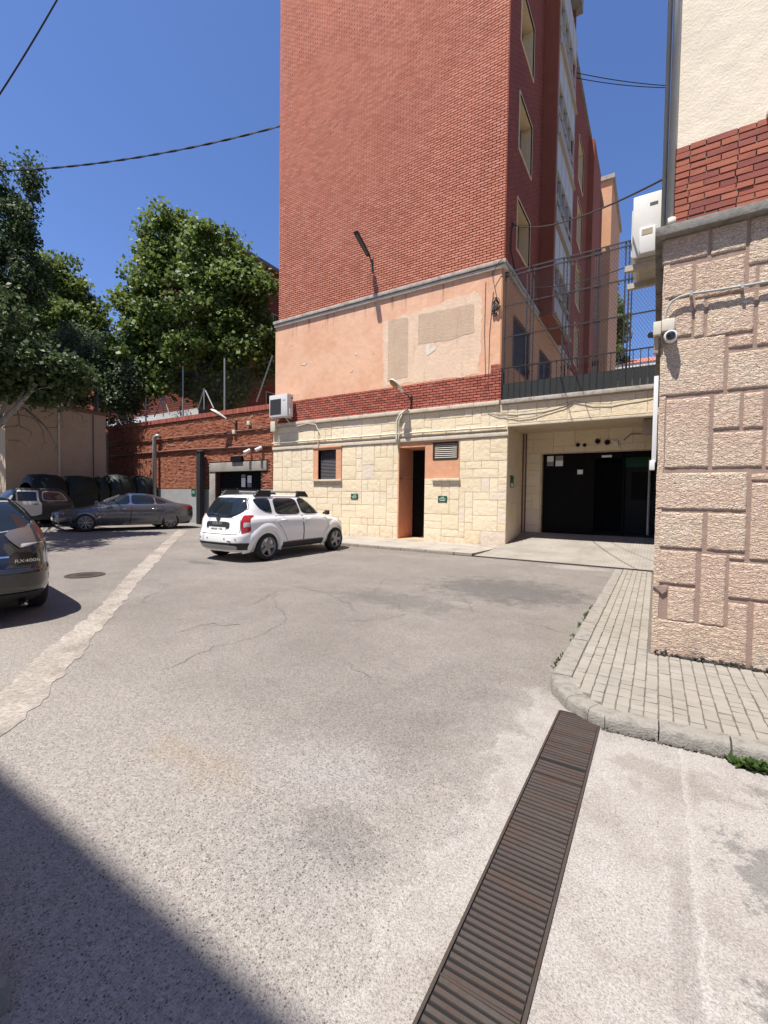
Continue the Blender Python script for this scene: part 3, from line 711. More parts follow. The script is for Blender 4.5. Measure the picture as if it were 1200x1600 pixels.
# ---- foreground drain grate (a long channel with cross bars)
gx0, gx1, gy0, gy1 = -0.608, -0.322, 0.55, 3.72
dg = thing('drain_grate', 'long rusty iron channel drain grate running through the pale concrete', 'drain grate', ((gx0+gx1)/2, 2.1, 0))
tilt = 0.0
m1 = MB()
m1.box(gx0-.012, gx0, gy0, gy1, -.05, .012); m1.box(gx1, gx1+.012, gy0, gy1, -.05, .012); m1.box(gx0, gx1, gy1, gy1+.014, -.05, .010)
m1.build('frame', MT['grate'], dg)
m1 = MB(); m1.box(gx0, gx1, gy0, gy1, .0015, .0025); m1.build('channel_floor', MT['dark'], dg)
sl = None; pitch = 0.0335; y = gy0; secs = [3.0, 2.87, 1.40]
def slat_me(v):
    m = MB(); q = 0.0015*v
    m.add([(-.138, -.0085, 0), (.138, -.0085, 0), (.138, .010, 0), (-.138, .010, 0), (-.138, -.0070, .0050), (.138, -.0070, .0050+q), (.138, .0080, .0088), (-.138, .0080, .0088-q)],
          [(4,5,6,7), (0,1,5,4), (1,2,6,5), (2,3,7,6), (3,0,4,7)])
    me = bpy.data.meshes.new('bar'); me.from_pydata(m.v, [], m.f); me.materials.append(MT['grate']); return me
sm = [slat_me(v) for v in (-1, 0, 1)]; i = 0
while y < gy1-.012:
    if not (2.955 < y < 2.975):
        o = link('bar', random.choice(sm), dg, ((0.0), y-2.1, 0.0026)); o.rotation_euler = (random.gauss(0, .02), random.gauss(0, .004), random.gauss(0, .004))
    y += pitch
m1 = MB(); m1.box(gx0+.004, gx1-.004, 2.79, 2.806, .003, .0165); m1.build('section_joint', MT['grate'], dg)
m1 = MB(); m1.box(gx0+.004, gx1-.004, 1.395, 1.405, .003, .0155); m1.build('section_joint', MT['grate'], dg)

# ---- front pavement of the stone building, ramp and its drain
YF = 15.05
fp = MB(); fp.prism([(-16.5, 12.5), (-5.15, 12.42), (-4.6, 12.42), (-4.38, 15.04), (-16.5, 15.04)], lambda u, v: (u, v, 0.085), lambda u, v: (u, v, -.05))
walk = fp.build('front_pavement', MT['concrete'], kind='structure', recalc=True)
x = -16.5
while x < -5.2:
    L = random.uniform(.8, 1.1); m1 = MB(); m1.bbox(x+.006, min(x+L, -5.15)-.006, 12.36+.0075*(x+16.5)*0, 12.52, -.04, .095+random.uniform(-.006, .006), .018)
    m1.build('kerbstone', MT['kerb'], walk, smooth=True, angle=40); x += L
def rampz(y):
    return 0.006+float(np.interp(y, [12.5, 13.5, 14.5, 15.05, 15.6, 16.1, 16.5, 16.9, 17.15], [0, .035, .095, .14, .19, .25, .315, .42, .48]))
m1 = MB(); rows = []; ny = 24; XR_ = [-4.62+.0*i for i in range(1)]
xs = []; xx = -4.37
while xx < 0.05: xs.append(xx); xx += 0.0275
vs = []; fs = []
for j in range(ny+1):
    yy = 12.55+(17.1-12.55)*j/ny; z = rampz(yy)
    for i, xx in enumerate(xs):
        sk = -0.75*max(0, (15.05-yy)/2.5)*max(0, 1-(xx+4.37)/2.2) if yy < 15.05 else 0.0
        vs.append((xx+sk, yy, z+(0.006 if (i//1) % 3 else -0.004)))
n = len(xs)
m1.add(vs, [(j*n+i, j*n+i+1, (j+1)*n+i+1, (j+1)*n+i) for j in range(ny) for i in range(n-1)])
m1.build('garage_ramp', MT['ramp'], kind='structure')
rd = thing('ramp_drain', 'narrow iron drain grating across the foot of the garage ramp', 'drain grate', (-2.5, 12.45, 0))
m1 = MB(); m1.box(-5.2, -0.02, 12.36, 12.375, -.03, .014); m1.box(-5.2, -0.02, 12.52, 12.535, -.03, .014); m1.build('frame', MT['grate'], rd)
m1 = MB(); m1.box(-5.2, -0.02, 12.375, 12.52, .001, .003); m1.build('channel_floor', MT['dark'], rd)
m1 = MB(); x = -5.2
while x < -0.03: m1.box(x, x+.013, 12.375, 12.52, .003, .012); x += .055
m1.build('grating', MT['black_iron'], rd, kind='stuff')
# hidden corner at the foreground left: a kerb end
c = G(2, 1590)
m1 = MB(); m1.bbox(c.x-.75, c.x-.0, 0.1, c.y+.03, -.05, .1, .02); m1.build('kerb_end', MT['concrete_dark'], kind='structure', smooth=True, angle=40)

# ================================================================== MAIN BUILDING
XL, XR = -15.2, -4.60
main = thing('brick_apartment_building', 'tall red brick apartment building with peach rendered band and cream stone base', 'building', (-10, YF, 0))
WIN = (-12.72, -11.72, 2.47, 3.74); NICHE = (-8.63, -6.12, 0.05, 3.73)
DOOR = (-8.63, -7.50, 0.05, 3.64); VENT = (-7.16, -6.19, 3.16, 3.78)
m1 = MB(); T = front(YF)
wall_grid(m1, T, -15.5, -4.37, -0.1, 4.95, [WIN, (-8.63, -6.12, 2.44, 3.80), (-8.63, -7.50, 0.05, 2.44)], 0.25)
m1.box(-15.499, -15.45, YF+.003, YF+3, -.1, 4.949)
wallS = m1.build('stone_base', MT['stone_joint'], main)
rs = random.Random(11)
holesS = [(-13.0, -11.43, 2.38, 3.90), (-8.66, -6.10, 2.44, 3.84), (-8.66, -7.50, -.1, 2.44)]
for r in ashlar(-15.5, -4.37, 0.02, 3.86, 0.30, 0.275, holesS, rs)+ashlar(-15.5, -4.37, 4.06, 4.92, 0.32, 0.285, [], rs):
    mb = stone_mesh(T, r, 0.005, -.005, 0.016+rs.uniform(-.005, .006), max(1, int((r[1]-r[0])/.1)), max(1, int((r[3]-r[2])/.1)), 0.007, rs)
    mb.build('stone', MT['stone'], wallS, smooth=True, angle=45)
m1 = MB(); m1.bbox(-15.52, -4.345, YF-.055, YF+.02, 3.87, 4.00, .012); m1.build('lower_ledge', MT['ledge'], main, smooth=True, angle=40)
m1 = MB()
for i in range(12):
    a = -15.56+i*0.908; m1.bbox(a+.003, a+.905, YF-.115+rs.uniform(-.006, .006), YF+.04, 4.95, 5.085+rs.uniform(-.006, .006), .014)
m1.build('upper_ledge', MT['ledge'], main, smooth=True, angle=40)
# brick band, peach wall, cornice, tower
YB = YF+0.02
m1 = MB(); m1.box(-15.42, XR-.04, YB, YB+.3, 5.08, 6.16); bandw = m1.build('band_wall', MT['mortar_red'], main)
m1 = MB(); m1.box(-15.40, XR-.10, YB-.012, YB+.3, 6.06, 9.6)
peachw = m1.build('peach_wall', MT['peach'], main)
m1 = MB(); m1.box(XL, XR-.04, YB+.02, YB+.32, 9.6, 26.6); tower = m1.build('tower_wall', MT['mortar_red'], main)
bandR = brick_rects(-15.42, XR-.04, 5.09, 6.07, 0.098, 0.265, 0.028)
bandR += brick_rects(XR-.42, XR-.04, 6.07, 6.36, 0.098, 0.265, 0.028)
towR = brick_rects(XL, XR-.04, 9.84, 25.2, 0.091, 0.262, 0.034)
allb = [('b', r) for r in bandR]+[('t', r) for r in towR]
allb.sort(key=lambda q: ((q[1][0]+q[1][1])/2)**2+YB**2+((q[1][2]+q[1][3])/2-1.7)**2)
full = {}
def unit_brick(L, H, mat, k):
    key = (round(L, 3), round(H, 3), mat, k)
    if key not in full:
        m = MB(); rr = random.Random(k*7+1); brick_mesh(m, lambda u, v, d: (u, -d, v), [(0, L, 0, H)], -.01, .030, .004, rr)
        me = bpy.data.meshes.new('brick'); me.from_pydata(m.v, [], m.f); me.materials.append(MT[mat]); full[key] = me
    return full[key]
cnt = 0; mbB, mbT = MB(), MB(); off = Vector(main.location)
for kind, r in allb:
    L = r[1]-r[0]
    if cnt < 300 and L > 0.2:
        me = unit_brick(L, r[3]-r[2], 'brick' if kind == 't' else 'brick_band', cnt % 4)
        o = link('brick', me, tower if kind == 't' else bandw, Vector((r[0], YB+.02 if kind == 't' else YB, r[2]))-off); cnt += 1
    else: brick_mesh(mbT if kind == 't' else mbB, front(YB+.02 if kind == 't' else YB), [r], -.01, .030, .0035)
mbT.build('brickwork', MT['brick'], tower, kind='stuff'); mbB.build('brickwork', MT['brick_band'], bandw, kind='stuff')
m1 = MB(); m1.bbox(-15.46, XR+.06, YB-.13, YB+.33, 9.70, 9.83, .015); m1.build('cornice_cap', MT['cornice'], main, smooth=True, angle=40)
m1 = MB(); m1.bbox(-15.42, XR+.03, YB-.085, YB+.33, 9.565, 9.675, .012); m1.box(-15.38, XR, YB-.03, YB+.32, 9.67, 9.705); m1.build('cornice_moulding', MT['ledge'], main, smooth=True, angle=40)
# bare patches left on the peach wall
def blob_patch(name, pts, mat, d, parent, rough=0.03, T=None):
    P = []
    for a, b in zip(pts, pts[1:]+pts[:1]):
        n = max(2, int(math.dist(a, b)/0.07))
        for i in range(n):
            t = i/n; u, v = a[0]+(b[0]-a[0])*t, a[1]+(b[1]-a[1])*t
            u += rough*mnoise.noise(Vector((u*4, v*4, d*90)))+rough*.5*mnoise.noise(Vector((u*13, v*13, 2))); v += rough*mnoise.noise(Vector((u*4, v*4, 5+d*90)))+rough*.5*mnoise.noise(Vector((u*13, v*13, 8)))
            P.append((u, v))
    mb = MB(); mb.prism(P, lambda u, v: (u, YB-.012-d, v), lambda u, v: (u, YB-.005, v)); return mb.build(name, mat, parent, recalc=True)
def px(p): q = PY(p[0], p[1], YB-.012); return (q.x, q.z)
blob_patch('plaster_patch', [px(p) for p in [(600, 604), (598, 505), (650, 487), (700, 470), (740, 456), (750, 458), (754, 475), (752, 520), (751, 560), (747, 583), (720, 588), (660, 597)]], MT['patch_pale'], .004, peachw, .09)
blob_patch('plaster_patch', [px(p) for p in [(607, 499), (638, 497), (637, 588), (606, 597)]], MT['patch_tan'], .009, peachw, .03)
blob_patch('plaster_patch', [px(p) for p in [(654, 492), (741, 474), (741, 519), (700, 532), (653, 538)]], MT['patch_tan'], .009, peachw, .03)
for q in ([(665, 541), (673, 538), (671, 546), (683, 540), (680, 547), (672, 553), (667, 556)], [(554, 553), (558, 552), (557, 556)], [(547, 580), (552, 578), (549, 582)], [(582, 552), (584, 551), (583, 553)], [(470, 570), (480, 567), (476, 571)], [(455, 545), (457, 544), (457, 548)]):
    blob_patch('bare_spot', [px(p) for p in q], MT['white_chip'], .012, peachw, .012)
# window with shutter in the stone base
wd = MB(); a, b, c, d = -12.97, -11.44, 2.40, 3.88
for r in ((a, WIN[0], c+.05, d), (WIN[1], b, c+.05, d), (WIN[0], WIN[1], WIN[3], d)): quad(wd, front(YF), *r, -.25, .045)
win = wd.build('window', MT['niche'], main)
m1 = MB(); m1.bbox(a-.03, b+.03, YF-.12, YF+.02, c-.02, c+.05, .01); m1.build('sill', MT['ledge'], win, smooth=True, angle=40)
m1 = MB(); m1.bbox(a-.02, b+.02, YF-.085, YF, d-.055, d+.015, .01); m1.build('lintel_trim', MT['niche'], win, smooth=True, angle=40)
m1 = MB(); quad(m1, front(YF), WIN[0], WIN[1], WIN[2], WIN[3], -.24, -.17); m1.build('pane', MT['dark'], win)
z = WIN[2]+.02
while z < WIN[3]-.03:
    m1 = MB(); m1.add([(WIN[0]+.02, YF+.10, z), (WIN[1]-.02, YF+.10, z), (WIN[1]-.02, YF+.13, z+.05), (WIN[0]+.02, YF+.13, z+.05), (WIN[0]+.02, YF+.11, z-.004), (WIN[1]-.02, YF+.11, z-.004), (WIN[1]-.02, YF+.14, z+.046), (WIN[0]+.02, YF+.14, z+.046)], [(0,1,2,3), (4,7,6,5), (0,4,5,1), (2,6,7,3)])
    m1.build('slat', MT['shutter'], win); z += .062
# door niche
m1 = MB()
quad(m1, front(YF), -7.50, -6.12, 2.44, 3.16, -.25, -.012); quad(m1, front(YF), -7.50, -7.16, 3.16, 3.78, -.25, -.012); quad(m1, front(YF), -8.63, -6.12, 3.66, 3.80, -.9, -.013) if False else None
quad(m1, front(YF), -8.62, -7.51, 3.66, 3.79, -1.2, -.010)
m1.box(-8.66, -8.624, YF-.004, YF+1.25, 0.05, 3.80); m1.box(-7.507, -7.46, YF+.02, YF+1.25, 0.05, 3.66); m1.box(-8.63, -7.5, YF-.02, YF+1.2, .03, .10)
m1.box(-8.66, -6.10, YF-.02, YF+.02, 3.795, 3.86); m1.box(-6.135, -6.10, YF-.02, YF+.02, 2.44, 3.795)
niche = m1.build('door_niche', MT['niche'], main)
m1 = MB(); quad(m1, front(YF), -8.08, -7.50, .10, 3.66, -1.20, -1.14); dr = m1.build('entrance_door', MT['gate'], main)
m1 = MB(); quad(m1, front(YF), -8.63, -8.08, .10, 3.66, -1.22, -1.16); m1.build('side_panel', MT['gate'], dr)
m1 = MB(); quad(m1, front(YF), -7.78, -7.58, 1.75, 2.03, -1.14, -1.13); m1.build('notice', MT['paper'], dr)
m1 = MB(); quad(m1, front(YF), -7.82, -7.52, .15, .95, -1.14, -1.12); m1.build('kick_panel', MT['grey_steel'], dr)
m1 = MB(); quad(m1, front(YF), VENT[0], VENT[1], VENT[2], VENT[3], -.25, -.2); vt = m1.build('vent', MT['dark'], main)
m1 = MB()
for r in ((VENT[0]-.02, VENT[0]+.03, VENT[2]-.02, VENT[3]), (VENT[1]-.03, VENT[1]+.02, VENT[2]-.02, VENT[3]), (VENT[0]+.03, VENT[1]-.03, VENT[2]-.03, VENT[2]+.03), (VENT[0]+.03, VENT[1]-.03, VENT[3]-.04, VENT[3])): quad(m1, front(YF), *r, -.1, .002)
m1.build('frame', MT['trim'], vt)
z = VENT[2]+.05
while z < VENT[3]-.06:
    m1 = MB(); m1.add([(VENT[0]+.03, YF+.03, z), (VENT[1]-.03, YF+.03, z), (VENT[1]-.03, YF+.07, z+.045), (VENT[0]+.03, YF+.07, z+.045), (VENT[0]+.03, YF+.036, z-.006), (VENT[1]-.03, YF+.036, z-.006), (VENT[1]-.03, YF+.076, z+.039), (VENT[0]+.03, YF+.076, z+.039)], [(0,1,2,3), (4,7,6,5), (0,4,5,1), (2,6,7,3)]); m1.build('slat', MT['wood'], vt); z += .072
m1 = MB(); m1.bbox(-7.17, -6.06, YF-.10, YF+.02, 2.35, 2.425, .012); m1.build('niche_sill', MT['ledge'], main, smooth=True, angle=40)

# right side of the building
XS = XR
def sz(p, X=None): q = PX(p[0], p[1], XS if X is None else X); return q.y, q.z
holes = []
for (za, zb) in ((9.9+.95, 12.62), (14.42, 16.35), (18.2, 20.1), (21.9, 23.8)): holes.append((16.38, 18.18, za, zb))
for (za, zb) in ((10.2, 12.6), (13.9, 16.4), (17.6, 20.1), (21.3, 23.8)): holes.append((29.4, 31.2, za, zb))
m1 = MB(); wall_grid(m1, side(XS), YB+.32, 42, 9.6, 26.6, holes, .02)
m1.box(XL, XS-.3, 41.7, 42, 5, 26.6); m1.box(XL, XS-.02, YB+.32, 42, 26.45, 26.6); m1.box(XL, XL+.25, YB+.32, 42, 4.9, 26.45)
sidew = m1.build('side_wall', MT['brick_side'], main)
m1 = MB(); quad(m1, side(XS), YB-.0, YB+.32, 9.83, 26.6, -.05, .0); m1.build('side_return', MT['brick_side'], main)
m1 = MB(); m1.box(XS-.2, XS+.12, YB+.3, 42.1, 26.6, 26.78); m1.build('roof_edge', MT['concrete_dark'], main)
for (a, b, c, d) in holes:
    m1 = MB(); T2 = side(XS)
    m1.add([T2(a,c,0.03), T2(b,c,0.03), T2(b,d,0.03), T2(a,d,0.03), T2(a,c,-.42), T2(b,c,-.42), T2(b,d,-.42), T2(a,d,-.42)], [(0,4,5,1), (1,5,6,2), (2,6,7,3), (3,7,4,0)])
    for r in ((a-.06, a, c-.06, d+.06), (b, b+.06, c-.06, d+.06), (a, b, d, d+.06), (a, b, c-.06, c)): quad(m1, T2, *r, -.02, .03)
    wn = m1.build('side_window', MT['reveal'], main)
    m1 = MB(); quad(m1, T2, a, b, c, d, -.46, -.415); m1.build('pane', MT['glass'], wn)
    m1 = MB(); quad(m1, T2, (a+b)/2-.03, (a+b)/2+.03, c, d, -.415, -.38); quad(m1, T2, a+.004, a+.05, c+.004, d-.004, -.415, -.38); quad(m1, T2, b-.05, b-.004, c+.004, d-.004, -.415, -.38); m1.build('frame', MT['window_frame'], wn)
# bay with enclosed balconies
BX = -4.03; BY0, BY1 = 20.0, 24.2
m1 = MB(); m1.box(XS-.01, BX, BY0, BY0+.22, 9.65, 26.2); m1.box(XS-.01, BX-.03, BY1-.2, BY1, 9.65, 26.2); m1.box(XS-.01, BX-.02, BY0+.22, BY1-.2, 9.65, 9.9)
bay = m1.build('bay', MT['terracotta'], main)
m1 = MB(); m1.box(XS-.01, BX+.25, BY0-.12, BY1+.15, 25.9, 26.5); m1.build('bay_roof', MT['concrete_dark'], bay)
for z0 in (9.9, 13.75, 17.45, 21.15):
    z1 = z0+3.68
    m1 = MB(); quad(m1, side(BX), BY0+.2, BY1, z0-.12, z0+.62, -.3, .05); quad(m1, side(BX), BY0+.2, BY1, z0-.2, z0-.12, -.3, .14); m1.build('balcony_parapet', MT['panel_grey'], bay)
    m1 = MB(); quad(m1, side(BX), BY0+.2, BY1, z0+2.15, z1-.14, -.3, .02); m1.build('balcony_blind', MT['window_frame'], bay)
    m1 = MB(); quad(m1, side(BX), BY0+.22, BY1-.05, z0+.62, z0+2.2, -.3, -.12); m1.build('balcony_glazing', MT['shutter'], bay)
    m1 = MB()
    for k in range(5):
        y0 = BY0+.22+k*(BY1-BY0-.3)/4; quad(m1, side(BX), y0-.03, y0+.03, z0+.62, z1-.14, -.12, .035)
    quad(m1, side(BX), BY0+.2, BY1, z0+2.12, z0+2.2, -.05, .04); quad(m1, side(BX), BY0+.2, BY1, z0+1.12, z0+1.17, -.05, .02); m1.build('balcony_frame', MT['window_frame'], bay)
# pilaster and lower flank
m1 = MB(); m1.box(XS-.01, XS+.35, 33.5, 37.5, 5, 26.3); m1.build('far_bay', MT['terracotta'], main)
gr = [(16.4, 18.7, 6.6, 8.47), (20.6, 23.0, 6.6, 8.45)]
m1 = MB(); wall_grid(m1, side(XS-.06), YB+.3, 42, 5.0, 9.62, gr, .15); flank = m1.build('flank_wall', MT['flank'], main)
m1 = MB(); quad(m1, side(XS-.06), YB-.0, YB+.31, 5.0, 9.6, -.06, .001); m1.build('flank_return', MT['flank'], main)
m1 = MB(); m1.box(XS-.06, XS+.07, YB+.33, 28.2, 9.70, 9.83); m1.box(XS-.06, XS+.035, YB+.33, 28.2, 9.56, 9.68); m1.build('side_cornice', MT['cornice'], main)
for (a, b, c, d) in gr:
    m1 = MB(); quad(m1, side(XS-.06), a, b, c, d, -.2, -.13); wn = m1.build('barred_window', MT['shutter'], main)
    m1 = MB(); y = a
    while y <= b+.01: m1.tube([(XS+.0, y, c), (XS+.0, y, d)], .012, 5); y += .14
    z = c
    while z <= d+.01: m1.tube([(XS+.0, a, z), (XS+.0, b, z)], .010, 5); z += .24
    m1.build('grille', MT['black_iron'], wn)
# neighbouring rendered block at the far end
fb = thing('orange_end_block', 'orange rendered block standing behind the far end of the brick building', 'building', (-6.5, 46, 5))
m1 = MB(); m1.box(-12, -4.0, 43.2, 52, 5, 29.4); m1.build('wall', MT['end_block'], fb)
m1 = MB(); m1.box(-12.2, -3.8, 43.0, 52.2, 29.4, 29.75); m1.build('roof_edge', MT['concrete'], fb)

# ---- garage recess under the terrace
GZ = 0.47
m1 = MB()
m1.box(-4.66, -4.37, YF+.006, 17.12, -.1, 4.9)
gar = thing('garage_entrance', 'recessed garage entrance under the terrace with cream stone walls', 'garage', (-2.2, YF, 0))
sw = m1.build('recess_wall', MT['stone'], gar)
DR = (-3.66, 0.1, GZ, 3.40)
m1 = MB(); wall_grid(m1, front(17.1), -4.37, 0.1, 0.3, 4.3, [DR], .25); bw = m1.build('back_wall', MT['stone_joint'], gar)
for r in ashlar(-4.36, 0.0, GZ, 4.25, 0.36, 0.30, [(-3.72, 0.2, .2, 3.43)], rs):
    stone_mesh(front(17.1), r, .005, -.005, .013, 2, 2, .008, rs).build('stone', MT['stone'], bw, smooth=True, angle=45)
for r in ashlar(YF+.03, 17.05, GZ-.2, 4.15, 0.42, 0.33, [], rs):
    stone_mesh(side(-4.37), r, .005, -.005, .011, 2, 2, .008, rs).build('stone', MT['stone'], sw, smooth=True, angle=45)
m1 = MB(); m1.box(-4.66, 0.1, YF+.26, 17.4, 4.19, 4.5); m1.build('soffit', MT['stone_joint'], gar)
m1 = MB(); m1.box(-4.37, 0.1, YF-.0, YF+.26, 4.17, 4.95); beam = m1.build('beam', MT['stone_joint'], gar)
for r in ashlar(-4.37, 0.02, 4.27, 4.93, 0.31, 0.22, [], rs):
    stone_mesh(front(YF), r, .006, -.005, .014, 4, 3, .010, rs).build('stone', MT['stone'], beam, smooth=True, angle=45)
m1 = MB(); m1.bbox(-4.37, 0.02, YF-.05, YF+.02, 4.17, 4.245, .01); m1.build('beam_lip', MT['ledge'], beam, smooth=True, angle=40)
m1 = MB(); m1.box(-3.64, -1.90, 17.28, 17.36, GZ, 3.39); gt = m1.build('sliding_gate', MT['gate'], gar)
m1 = MB(); m1.box(-1.02, -0.96, 17.3, 17.4, GZ, 3.39); m1.box(-1.9, -0.1, 17.3, 17.42, 3.2, 3.39); m1.build('gate_frame', MT['gate'], gar)
for (u0, u1, v0, v1, mt) in ((-3.52, -3.29, 3.12, 3.33, 'paper'), (-3.52, -3.29, 2.96, 3.12, 'paper_grey'), (-3.22, -2.96, 3.15, 3.33, 'paper_grey'), (-3.22, -2.96, 2.95, 3.15, 'paper'), (-2.46, -2.28, 2.64, 2.80, 'paper')):
    m1 = MB(); quad(m1, front(17.28), u0, u1, v0, v1, 0, .008); m1.build('notice', MT[mt], gt)
m1 = MB(); quad(m1, front(17.3), -1.68, -1.36, 3.215, 3.29, 0, .02); m1.build('small_sign', MT['paper'], gar)
m1 = MB(); m1.box(-4.2, 0.1, 22.5, 22.6, GZ-.1, 3.6); m1.box(-4.2, -4.1, 17.36, 22.5, GZ-.1, 3.6); m1.box(-4.2, .1, 17.4, 22.5, 3.45, 3.6); m1.box(-4.2, .1, 17.1, 22.5, GZ-.1, GZ)
m1.build('inner_room', MT['room'], gar)
m1 = MB(); m1.box(-.98, -0.02, 18.6, 18.66, GZ, 2.95); idr = m1.build('inner_door', MT['dim_door'], gar)
m1 = MB(); m1.box(-.80, -0.1, 18.58, 18.6, 1.75, 2.75); m1.build('pane', MT['dark'], idr)
m1 = MB(); m1.box(-1.0, 0.0, 18.55, 18.66, 2.95, 3.42); m1.build('green_lintel', MT['leaf_dark'] if False else MT['green_sign'], gar)
m1 = MB(); m1.tube([(-.22, 17.05, GZ+.1), (-.22, 17.05, 3.1)], .035, 8); m1.build('gate_post', MT['grey_steel'], gar)
for (pxl, pyl, r) in ((903, 695, .075), (913.5, 695.5, .065), (934, 689.5, .095), (949, 691, .10)):
    q = PY(pxl, pyl, 17.08); m1 = MB(); m1.lathe([(r*1.0, 0), (r*1.0, -.03), (r*.82, -.03), (r*.8, .0)], (q.x, 17.088, q.z), 'y', 20, False); pp = m1.build('vent_pipe', MT['concrete_dark'], gar)
    m1 = MB(); m1.lathe([(r*.82, 0), (r*.82, -.004)], (q.x, 17.086, q.z), 'y', 20); m1.build('vent_hole', MT['dark'], pp)
q = PY(962, 693, 17.08); jb = MB(); jb.bbox(q.x-.08, q.x+.08, 17.02, 17.09, q.z-.09, q.z+.09, .01); tag(jb.build('junction_box', MT['white_pvc'], smooth=True, angle=40), 'small white junction box on the garage back wall beside the vent pipes', 'junction box')
m1 = MB(); m1.bbox(-.42, -.12, YF+.35, YF+.7, 3.72, 4.16, .02); tag(m1.build('electric_box', MT['panel_grey'], smooth=True, angle=40), 'grey electric box under the garage ceiling at its right end', 'electric box')
m1 = MB(); m1.tube([(-1.0, 17.06, 3.75), (-.8, 17.05, 3.95), (-.3, 17.05, 3.93), (0, 17.05, 3.93)], .012, 6); tag(m1.build('wall_cable', MT['cable']), 'thin dark cable from the junction box along the garage back wall', 'cable')
m1 = MB(); m1.tube([(-4.34, 17.02, GZ), (-4.34, 17.02, 4.18)], .03, 8); m1.tube([(-4.24, 17.06, GZ), (-4.24, 17.06, 4.18)], .025, 8); tag(m1.build('drain_pipe', MT['pipe_rust']), 'thin brown drain pipe in the inner corner of the garage recess', 'pipe')

# ---- terrace: slab, yard behind, balustrade and tall mesh fence
m1 = MB(); m1.bbox(-4.62, -0.03, YF-.10, YF+.5, 4.95, 5.085, .014); slab = m1.build('terrace_edge', MT['cornice'], kind='structure', smooth=True, angle=40)
m1 = MB(); m1.box(-4.66, 30, YF+.5, 90, 4.5, 5.05); m1.build('terrace', MT['concrete'], kind='structure')
bal = thing('terrace_balustrade', 'low black iron balustrade with sheet panels on the terrace edge', 'balustrade', (-2.3, YF, 5.08))
nb = 23; x0, x1 = -4.60, -0.12
for i in range(nb+1):
    x = x0+(x1-x0)*i/nb
    m1 = MB(); m1.box(x-.011, x+.011, YF-.012, YF+.012, 5.085, 6.15); m1.build('bar', MT['black_iron'], bal)
    if i < nb:
        m1 = MB(); m1.box(x+.014, x+(x1-x0)/nb-.014, YF+.014, YF+.02, 5.10, 5.62); m1.build('panel', MT['fence_panel'], bal)
m1 = MB(); m1.box(x0-.02, x1+.02, YF-.022, YF+.022, 6.151, 6.185); m1.box(x0, x1, YF+.022, YF+.04, 5.61, 5.645); m1.box(x0, x1, YF+.022, YF+.04, 5.09, 5.12); m1.build('rail', MT['purple_iron'], bal)
fen = thing('mesh_fence', 'tall steel frame fence of diamond wire mesh above the terrace balustrade', 'fence', (-2.3, YF+.1, 5.08))
FY = YF+.10; FZ0, FZ1 = 5.1, 9.42
for xs_ in ((-4.58,), (-3.86, -3.74, -3.64), (-2.72, -2.62, -2.52), (-1.80, -1.74, -1.66), (-.98, -.88, -.80), (-.10,)):
    for x in xs_:
        m1 = MB(); m1.box(x-.019, x+.019, FY-.016, FY+.016, FZ0, FZ1-.001); m1.build('post', MT['purple_iron'], fen)
for z in (9.42, 9.28, 8.30, 7.24):
    m1 = MB(); m1.box(-4.6, -.08, FY-.03, FY-.017, z-.022, z+.022); m1.build('rail', MT['purple_iron'], fen)
m1 = MB(); dm = 0.085; r = .0038
for s in (1, -1):
    k = -60
    while k < 120:
        u0 = -4.58+k*dm; pts = []
        # clip the diagonal u = u0 + s*(z-FZ0)*0.75 to the frame
        z0, z1 = 5.1, FZ1; A = []
        for z in np.linspace(z0, z1, 60):
            u = u0+s*(z-z0)*.62
            if -4.58 <= u <= -.10: A.append((u, z))
        if len(A) > 2:
            (ua, za), (ub, zb) = A[0], A[-1]
            m1.tube([(ua, FY+.005*s, za), (ub, FY+.005*s, zb)], r, 3, False)
        k += 1
m1.build('wire_mesh', MT['wire'], fen, kind='stuff')
# coiled cable tied to the corner
q = PY(775, 478, YF-.05)
m1 = MB()
for k in range(7):
    rr = random.uniform(.09, .16); hh = random.uniform(.14, .3); o2 = Vector((random.uniform(-.05, .05), random.uniform(-.05, .02), random.uniform(-.1, .06)))
    m1.tube([Vector((q.x, YF-.05, q.z))+o2+Vector((rr*math.cos(t)*.8, .03*math.sin(3*t), hh*math.sin(t))) for t in np.linspace(0, 6.28, 18)], .012, 5, False)
tag(m1.build('cable_coil', MT['cable']), 'coil of black cable hanging at the right corner of the peach wall', 'cable coil')

# ---- pipes and cables on the stone base
m1 = MB(); m1.tube([(-15.5, YF-.075, 4.185), (-12, YF-.075, 4.19), (-8.75, YF-.08, 4.20), (-4.42, YF-.075, 4.17)], .036, 8)
for x in np.arange(-15.2, -4.5, 0.95): m1.box(x-.012, x+.012, YF-.115, YF, 4.14, 4.235)
tag(m1.build('wall_conduit', MT['pipe_cream'], smooth=True, angle=50), 'long cream conduit pipe running along the top of the stone base', 'pipe')
m1 = MB(); q = PY(666, 650, YF-.05)
A = [PY(a, b, YF-.1) for a, b in ((640, 641), (632, 643), (625, 648), (620.5, 657), (620, 670), (619.5, 685), (621, 695))]
m1.tube(A, .045, 8); m1.tube([p+Vector((.10, -.01, 0)) for p in A[2:]], .022, 6)
tag(m1.build('bent_pipe', MT['pipe_cream'], smooth=True), 'bent cream pipe running down the wall beside the door niche', 'pipe')
def wall_wire(pts, y, r, label, name='wall_cable', mat='cable'):
    m = MB(); m.tube([PY(a, b, y) for a, b in pts], r, 5, False); tag(m.build(name, MT[mat]), label, 'cable')
wall_wire([(762, 643), (775, 650), (795, 652), (812, 654), (830, 652), (850, 646), (880, 637), (895, 629)], YF-.04, .009, 'dark cable sagging across the beam at the left of the garage')
